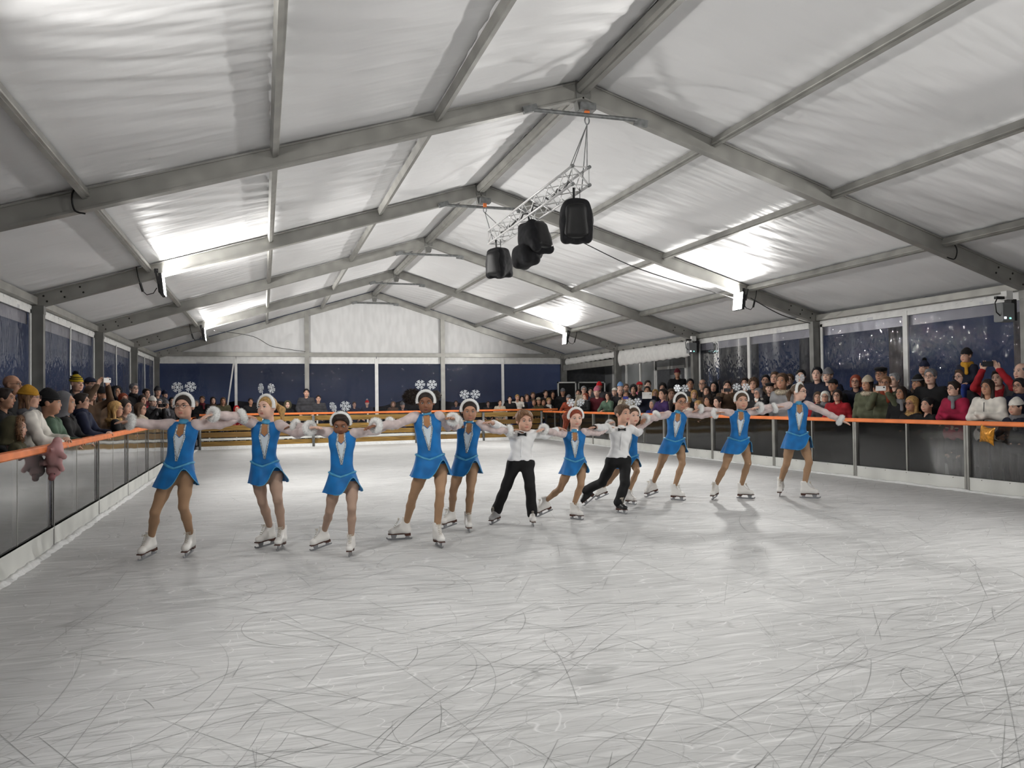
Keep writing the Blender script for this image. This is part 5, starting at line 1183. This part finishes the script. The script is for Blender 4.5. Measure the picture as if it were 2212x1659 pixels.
# ================================================================== SPECTATORS
def archetype(q, hs, pose, male=False):
    """standing figure facing -Y with its feet at the origin -> (body mesh bag, coat V,Q, padded coat V,Q, head matrix)"""
    P = lambda x, y, z: np.array((x * q, y * q, z * q))
    hz = 1.42 * q + .17 * hs; hc = np.array((0, -.03 * q, hz))
    seat = pose == 'K'
    if seat: base = .92 * q; hz -= base; hc = np.array((0, -.02, hz)); P0 = P; P = lambda x, y, z: P0(x, y, z) - np.array((0, 0, base))
    yf = dict(fd=(0, 1, 0), ff=.72)
    lean = -.10 if pose == 'B' else 0
    E, W, T = dict(A=((.27, .03, 1.10), (.20, -.14, .92), (.12, -.18, .86)), B=((.27, -.17, 1.13), (.10, -.36, 1.08), (-.04, -.37, 1.06)), C=((.22, -.18, 1.20), (.09, -.30, 1.42), (.05, -.31, 1.51)),
                   D=((.26, -.06, 1.12), (-.06, -.24, 1.14), (-.16, -.20, 1.15)), K=((.25, -.06, 1.12), (.16, -.22, 1.02), (.10, -.28, 1.0)), P=((.27, -.17, 1.46), (.11, -.26, 1.72), (.06, -.27, 1.81)))[pose]
    arms = []
    for sg in (-1, 1):
        dz = .05 if (pose in 'BD' and sg > 0) else 0
        arms.append([P(sg * .185, lean * .6, 1.37), P(sg * E[0], E[1], E[2]), P(sg * W[0], W[1] - dz * .4, W[2] + dz), P(sg * T[0], T[1] - dz * .4, T[2] + dz)])
    if seat: legs = [[P(sg * .1, 0, .94), P(sg * .14, -.33, .92), P(sg * .15, -.36, .52)] for sg in (-1, 1)]
    else: legs = [[P(sg * .095, .0, .90), P(sg * .10, -.01, .48), P(sg * .10, .03, .07)] for sg in (-1, 1)]
    prims = [cap(P(-.08, lean * .5, 1.27), P(.08, lean * .5, 1.27), .11 * q, k=.05, **yf), cap(P(-.06, 0, 1.08), P(.06, 0, 1.08), .105 * q, k=.05, **yf), cap(P(-.09, 0, .93), P(.09, 0, .93), .105 * q, k=.05, **yf), cap(P(0, lean * .7, 1.38), hc - np.array((0, -.02, .1 * hs)), .052 * q, k=.03)]
    for a in arms: prims += [cap(a[0], a[1], .045 * q, .037 * q), cap(a[1], a[2], .036 * q, .026 * q)]
    lp = []
    for l in legs: lp += [cap(l[0], l[1], .092 * q, .066 * q), cap(l[1], l[2], .066 * q, .055 * q), cap(l[2] + np.array((0, .02, -.02 * q)), l[2] + np.array((0, -.15 * q, -.025 * q)), .045 * q, .04 * q)]
    V, Q = sdf(prims + lp, .021 * max(q, .85)); C = fcent(V, Q)
    dl = feval(lp, C); mi = np.where(dl < .02, np.where(C[:, 2] < legs[0][2][2] + .05, 6, 5), 5)
    mi = np.where((C[:, 2] > .95 * q) & (not seat), 0, mi)
    b = Bag().add(V, Q, mi)
    Hm = TM(np.eye(3) * hs, hc); hd = xf(HEADC if q < .9 else HEAD7M if male else HEAD7, Hm); b.add(hd.V[0], hd.Q[0], hd.m[0])
    for sg, a in zip((-1, 1), arms):
        if pose == 'D': continue   # tucked under the crossed arms
        hb = hand_at(HANDC, a[2], a[3], q, sg, (0, -.3, 1) if pose not in 'CP' else (0, 1, .1)); b.add(hb.V[0], hb.Q[0], hb.m[0])
    cp = [cap(P(-.10, lean * .5, 1.28), P(.10, lean * .5, 1.28), .125 * q, k=.07, **yf), cap(P(-.085, 0, 1.08), P(.085, 0, 1.08), .135 * q, k=.07, **yf), cap(P(-.10, 0, .86 if not seat else .97), P(.10, 0, .86 if not seat else .97), .135 * q, k=.07, **yf),
          cap(P(-.16, lean * .6, 1.375), P(.16, lean * .6, 1.375), .06 * q, k=.06), cap(P(0, lean * .7 + .01, 1.38), P(0, lean * .8 + .01, 1.45), .085 * q, .075 * q, .04)]
    for a in arms: cp += [cap(a[0], a[1], .067 * q, .058 * q, .04), cap(a[1], LERP(a[1], a[2], .95), .058 * q, .043 * q, .03)]
    half = (((0, 0, -1), -(.76 * q) if not seat else .12),)
    cu = [cap(P(0, lean * .8 - .02, 1.44), hc, .056 * q, k=.02)]
    w1 = sdf(cp, .0155, cu, half=half, post=lambda X, Y, Z: .004 * np.sin(X * 31 + Z * 23) * np.sin(Z * 17 - Y * 29))
    w2 = sdf(cp, .0155, cu, half=half, post=lambda X, Y, Z: -.008 * np.abs(np.cos(Z * PI / .095)) + .004 + .002 * np.sin(X * 50 + Y * 40))
    return dict(body=b.me('body', ['skin', 'lips', 'eye_white', 'iris', 'hair_dbrown', 'cloth_dgrey', 'cloth_black']), coats=[mesh('coat', *w1, 'cloth_black', smooth=True), mesh('coat', *w2, 'cloth_black', smooth=True)], head=Hm, hz=hz, arms=arms)
ARCH = {}
def arch(pose, kid, male):
    k = (pose, kid, male and not kid)
    if k not in ARCH: ARCH[k] = archetype(.735 if kid else 1.0, .97 if kid else 1.0, pose, k[2])
    return ARCH[k]
def slot(o, i, m_):
    o.material_slots[i].link = 'OBJECT'; o.material_slots[i].material = M[m_]
HATS = ('beanie', 'pom', 'cap', 'beret', 'hood', 'furhood')
mat('phone_white', (226, 226, 224), .3); mat('phone_dark', (18, 18, 24), .25); mat('cover_glow_blue', (30, 36, 110), .3, emit=.5); mat('screen_pale', (170, 176, 160), .3, emit=.35)
rc = random.Random(21)
def spectator(X, Y, hz, pose, kid, head, hcol, coat, ext, label):
    male = any(w_ in label.split() for w_ in ('man', 'elderly', 'bald', 'balding'))
    A = arch(pose, kid, male); sc = hz / A['hz'] if pose != 'K' else .95
    z0 = 0 if pose != 'K' else hz - A['hz'] * sc
    if 'maroon beanie' in label and 'standing high' in label: z0 = .5; sc = (hz - .5) / A['hz']
    if Y > 28.3 and abs(X) < 6.8: tx, ty = X * .5 - .5, 9
    elif X < 0: tx, ty = 1.5, 11
    else: tx, ty = -.5, 8.5
    th = math.atan2(tx - X, -(ty - Y)) + rc.uniform(-.22, .22)
    if pose == 'B': th = (math.atan2(-X, 0) * 1.0) * .65 + th * .35
    r = empty('person', (X, Y, z0), th); r.scale = (sc,) * 3
    tag(r, label, 'person', 'spectators behind the pig toy side barrier' if X < 0 and Y < 28.4 else 'spectators at the far end' if Y > 28.3 else 'spectators behind the golden bag side barrier')
    bd = obj('body', A['body'], r); slot(bd, 0, rc.choice(('skin', 'skin', 'skin4', 'skin2'))); slot(bd, 5, 'cloth_' + rc.choice(('dnavy', 'black', 'dgrey', 'navy', 'blue')))
    hb = ('hair_' + ('hred' if hcol == 'red' else hcol)) if head not in HATS else 'hair_' + rc.choice(('dbrown', 'brown', 'lbrown', 'black'))
    slot(bd, 4, hb if hb != 'hair_skin' else 'hair_brown')
    ct = obj('coat', A['coats'][1 if (rc.random() < .45 or 'padded' in label or 'parka' in label) and pose != 'D' else 0], r); slot(ct, 0, 'cloth_' + coat)
    Hm = mtx4(A['head'])
    if head in HATS:
        if head in ('furhood',): me = hmesh('furhood', 'cloth_' + coat, 'hair_' + ('lbrown' if hcol == 'brown' else hcol))
        elif head == 'pom': me = hmesh('pom', 'cloth_' + hcol, 'santa_white' if 'santa' in label else 'cloth_black')
        else: me = hmesh(head, 'cloth_' + hcol)
        ht = obj('hood' if 'hood' in head else 'hat', me, r, mtx=Hm)
        if head == 'pom' and hcol == 'yellow':
            for z in (.075, .105): MB().tube([(math.cos(a) * (.089 - (z - .05) * .30), .014 + math.sin(a) * (.106 - (z - .05) * .36), z + .012 * math.sin(a)) for a in np.linspace(0, 2 * PI, 25)[:-1]], .008, 6, closed=True).build('hat_stripe', ['cloth_black'], ht, smooth=True)
        if 'grey band' in label: MB().tube([(math.cos(a) * .088, .014 + math.sin(a) * .105, .058 + .012 * math.sin(a)) for a in np.linspace(0, 2 * PI, 25)[:-1]], .015, 6, closed=True).build('hat_band', ['cloth_grey'], ht, smooth=True)
        if head in ('beanie', 'cap', 'pom') and (' woman' in ' ' + label or ' girl' in label): obj('hair', hmesh('long', hb), r, mtx=Hm @ Matrix.Diagonal((.93, .93, .9, 1)))
        elif head in ('cap', 'beret', 'beanie'): obj('hair', hmesh('tight', hb), r, mtx=Hm)
    elif hb != 'hair_skin': obj('hair', hmesh(head, hb), r, mtx=Hm)
    if 'g' in ext: obj('glasses', GLASSES, r, mtx=Hm)
    if 'b' in ext: obj('beard', hmesh('beard', 'hair_grey' if 'grey-bearded' in label else 'hair_dbrown'), r, mtx=Hm)
    if 'f' in ext: obj('fur_collar', hmesh('furcollar', 'hair_' + ('blond' if 'yellow' in label or 'tan' in label else 'beige' if 'olive' in label or 'grey hooded' in label else 'brown')), r, mtx=Hm)
    if 's' in ext:
        c = 'grey'
        for k in ('navy', 'white', 'rust', 'mustard', 'grey'):
            if k + ' scarf' in label: c = k
        if 'cream' in label: c = 'beige'
        if 'dark red' in label: c = 'maroon'
        if 'black scarf' in label: c = 'black'
        obj('scarf', hmesh('scarf', 'cloth_' + c), r, mtx=Hm)
    if 'white fleece' in label: MB().tube([(0, -.168, .80), (0, -.15, 1.0), (0, -.145, 1.2), (0, -.13, 1.36)], .006, 5).build('zip', ['cloth_dgrey'], r)
    if 'peach badge' in label: MB().ball((.06, -.115, .90), (.032, .012, .026), 10).build('badge', ['cloth_beige'], r)
    if pose in 'CP':
        big = 'tablet' in label; q_ = sc * (1.0 if not kid else .735); pz = 1.50 if not big else 1.46
        if pose == 'P': pz = 1.80
        L = Matrix.Translation((X, Y, z0)) @ Matrix.Rotation(th, 4, 'Z') @ Matrix.Translation((0, -.345 * q_, pz * q_))
        w_, h_ = (.13, .09) if big else (.078, .04)
        ph = empty('tablet' if big else 'camera' if 'camera' in label else 'phone'); ph.matrix_world = L
        c = 'phone_white' if 'white phone' in label or big or 'navy cap and' in label else 'phone_dark'
        MB().bar((-w_, 0, 0), (w_, 0, 0), .012 if 'camera' not in label else .05, h_ * 2, (0, 0, 1), ch=.003).build('case', [c], ph)
        MB().box((-w_ * .9, .0065 if 'camera' not in label else .026, -h_ * .88), (w_ * .9, .0075 if 'camera' not in label else .027, h_ * .88)).build('screen', ['screen_pale'], ph)
        MB().tube([(w_ * .65, -.004, h_ * .4), (w_ * .65, -.011 if 'camera' not in label else -.06, h_ * .4)], .012 if 'camera' not in label else .028, 12).build('lens', ['phone_dark'], ph)
        if 'blue phone' in label: MB().box((-w_ * .97, -.0085, -h_ * .95), (w_ * .97, -.0065, h_ * .95)).build('back_cover', ['cover_glow_blue'], ph)  # back cover given a faint blue glow of its own
        nm = ph.name.split('.')[0]
        tag(ph, {'white hat': 'dark camera held by the person in the white hat', 'blue phone': 'blue phone held up by the woman in beige', 'tablet': 'pale tablet held up by the boy in dark sweater', 'picture': 'dark phone held by the dark-haired man in brown', 'filming': 'white phone held by the woman with the rust scarf', 'raising': 'dark phone raised by the man in red', 'navy cap and': 'pale phone raised above the yellow pompom beanie'}[next(k for k in ('white hat', 'blue phone', 'tablet', 'raising', 'picture', 'filming', 'navy cap and') if k in label)], nm)
for row in CROWD: spectator(*row)
pd_ = empty('podium', (7.62, 21.0, 0)); tag(pd_, 'dark step under the person in maroon beanie', 'step')
MB().box((-.35, -.4, 0), (.35, .4, .5)).build('riser', ['annex_dark'], pd_); MB().box((-.37, -.42, .46), (.37, .42, .5)).build('tread', ['galvanised'], pd_)

# ================================================================== SMALL THINGS
def speaker(name, loc, rz, rx, size, label, big=False):
    s = empty(name, loc); s.rotation_euler = (rx, 0, rz); tag(s, label, 'loudspeaker', 'covered loudspeakers under the truss')
    w_, d_, h_ = size
    r = .07
    def bx(c, sz, r_):
        return [cap((c[0] + sx * (sz[0] - r_), c[1] + sy * (sz[1] - r_), c[2] - sz[2] + r_), (c[0] + sx * (sz[0] - r_) * .72, c[1] + sy * (sz[1] - r_) * .7, c[2] + sz[2] - r_), r_, r_, .10) for sx in (-1, 1) for sy in (-1, 1)] + [ell(c, (sz[0] * 1.0, sz[1] * 1.05, sz[2] * 1.02), .10)]
    V, Q = sdf(bx((0, 0, 0), (w_, d_, h_), r), .02, post=lambda X, Y, Z: .006 * np.sin(X * 21 + Z * 17) * np.sin(Y * 19 + Z * 9))
    obj('cover', mesh('cover', V, Q, 'black_cloth', smooth=True), s)
    if big:
        V, Q = sdf(bx((-.10, .16, -.22), (w_ * .72, d_ * .9, h_ * .62), r), .02); obj('lower_cover', mesh('lower_cover', V, Q, 'black_cloth', smooth=True), s)
    V, Q = sdf([cap((x, -d_ * .80, -h_ * .55), (x * .8, -d_ * .74, h_ * .55), .06, k=.1) for x in (-w_ * .5, 0, w_ * .5)], .018); obj('grille_flap', mesh('grille_flap', V, Q, 'black_plastic', smooth=True), s)
    st = MB(); st.bar((-.03, 0, h_ - .03), (-.03, 0, h_ + .16), .03, .012, (0, 1, 0)); st.bar((.05, .02, h_ - .05), (.05, .02, h_ + .16), .008, .008, (0, 1, 0)); st.build('hanging_strap', ['black_plastic'], s)
speaker('loudspeaker', (.03, 9.78, 3.72), -.35, .12, (.21, .17, .28), 'black covered loudspeaker hanging nearest under the truss end')
speaker('loudspeaker', (.02, 11.45, 3.82), .5, -.25, (.22, .2, .26), 'double black covered loudspeaker hanging under the truss middle', True)
speaker('loudspeaker', (.0, 13.3, 3.76), -.9, .1, (.19, .19, .25), 'small black covered loudspeaker hanging under the far truss end')
def cable(pts, r, label, m_='black_plastic'):
    P = [np.array(p, float) for p in pts]; out = []
    for i in range(len(P) - 1):
        for t in np.linspace(0, 1, 8, endpoint=False):
            p0, p1, p2, p3 = P[max(0, i - 1)], P[i], P[i + 1], P[min(len(P) - 1, i + 2)]
            out.append(.5 * (2 * p1 + (p2 - p0) * t + (2 * p0 - 5 * p1 + 4 * p2 - p3) * t * t + (3 * p1 - p0 - 3 * p2 + p3) * t ** 3))
    out.append(P[-1]); tag(MB().tube(out, r, 6).build('power_cable', [m_], smooth=True), label, 'cable', 'cables under the roof')
cable([(.1, 12.2, 4.15), (.8, 13.6, 4.3), (1.6, 14.35, 4.55), (3.2, 14.38, 3.95), (5.4, 14.4, 3.42)], .009, 'black cable running from the truss to the glaring flood light')
cable([(5.7, 14.4, 3.45), (6.4, 14.38, 3.12), (7.1, 14.36, 2.95)], .009, 'black cable sagging from the glaring flood light to its post')
cable([(-5.7, 9.4, 3.75), (-5.78, 9.38, 3.62), (-5.76, 9.38, 3.45), (-5.66, 9.4, 3.42)], .01, 'dark blue cable loop around the nearest arch')
cable([(-5.2, 24.4, 3.5), (-4.2, 27, 3.55), (-3.6, 29.3, 3.4), (-2.9, 29.38, 3.28), (-2.45, 29.38, 3.22)], .009, 'thin black cable drooping along the far gable')
cable([(5.75, 9.4, 3.7), (5.86, 9.38, 3.55), (5.82, 9.38, 3.4), (5.7, 9.4, 3.42)], .009, 'black cable loop around the nearest arch, golden bag side')
# pig toy
mat('plush_pink', (206, 160, 160), .9, vary=.06); mat('plush_dark', (150, 104, 106), .9); mat('gold_bag', (200, 136, 40), .3, .3, vary=.3, vscale=30)
pg = empty('plush_pig', (-5.80, 8.72, .93)); pg.rotation_euler = (.35, .25, -.25); tag(pg, 'pink plush pig hanging head down over the orange rail', 'soft toy')
V, Q = sdf([ell((0, 0, .0), (.075, .085, .12), .03), ell((.0, .0, -.16), (.068, .066, .066), .03), cap((-.05, -.03, .06), (-.10, -.07, .02), .030, .026), cap((.05, -.03, .06), (.11, -.04, .03), .030, .026),
            cap((-.05, -.02, -.06), (-.105, -.06, -.11), .027, .024), cap((.05, -.02, -.06), (.105, -.05, -.10), .027, .024), cap((0, .02, .08), (.0, .03, .14), .055, .04), cap((.0, -.07, .09), (.01, -.10, .12), .010, .006)], .008)
obj('body', mesh('body', V, Q, 'plush_pink', smooth=True), pg)
V, Q = sdf([cap((.02, -.05, -.185), (.03, -.085, -.20), .032, .030, .01, (.2, -.9, -.3), .8)], .006); obj('snout', mesh('snout', V, Q, 'plush_dark', smooth=True), pg)
for sx in (-1, 1):
    V, Q = sdf([ell((sx * .058, -.01, -.115), (.026, .012, .040))], .006); obj('ear', mesh('ear', V, Q, 'plush_dark', smooth=True), pg)
    MB().ball((.012 + sx * .028, -.058, -.165), .007, 8).build('eye', ['black_plastic'], pg, smooth=True)
bgm = MB(); n = 14; Vb = []; Qb = []
for i in range(n + 1):
    for j in range(n + 1):
        u, v = 2 * i / n - 1, 2 * j / n - 1; e = (1 - u * u) ** .5 * (1 - v * v) ** .5; pin = 1 - .18 * (1 - v * v) if abs(u) > .0 else 1
        Vb.append((.05 * e, u * .15 * (1 - .15 * (1 - v * v) * abs(u)), v * .13 * (1 - .22 * (1 - u * u)) + .0)); 
k0 = len(Vb); Vb += [(-x, y, z) for x, y, z in Vb]
for i in range(n):
    for j in range(n):
        a = i*(n+1)+j; Qb.append((a, a+n+1, a+n+2, a+1)); Qb.append((k0+a+1, k0+a+n+2, k0+a+n+1, k0+a))
tag(obj('gold_bag', mesh('gold_bag', Vb, Qb, 'gold_bag', smooth=True), loc=(5.79, 8.87, .84), rot=(.15, 0, -.2)), 'shiny golden bag held over the rail by the white-hatted child', 'bag')
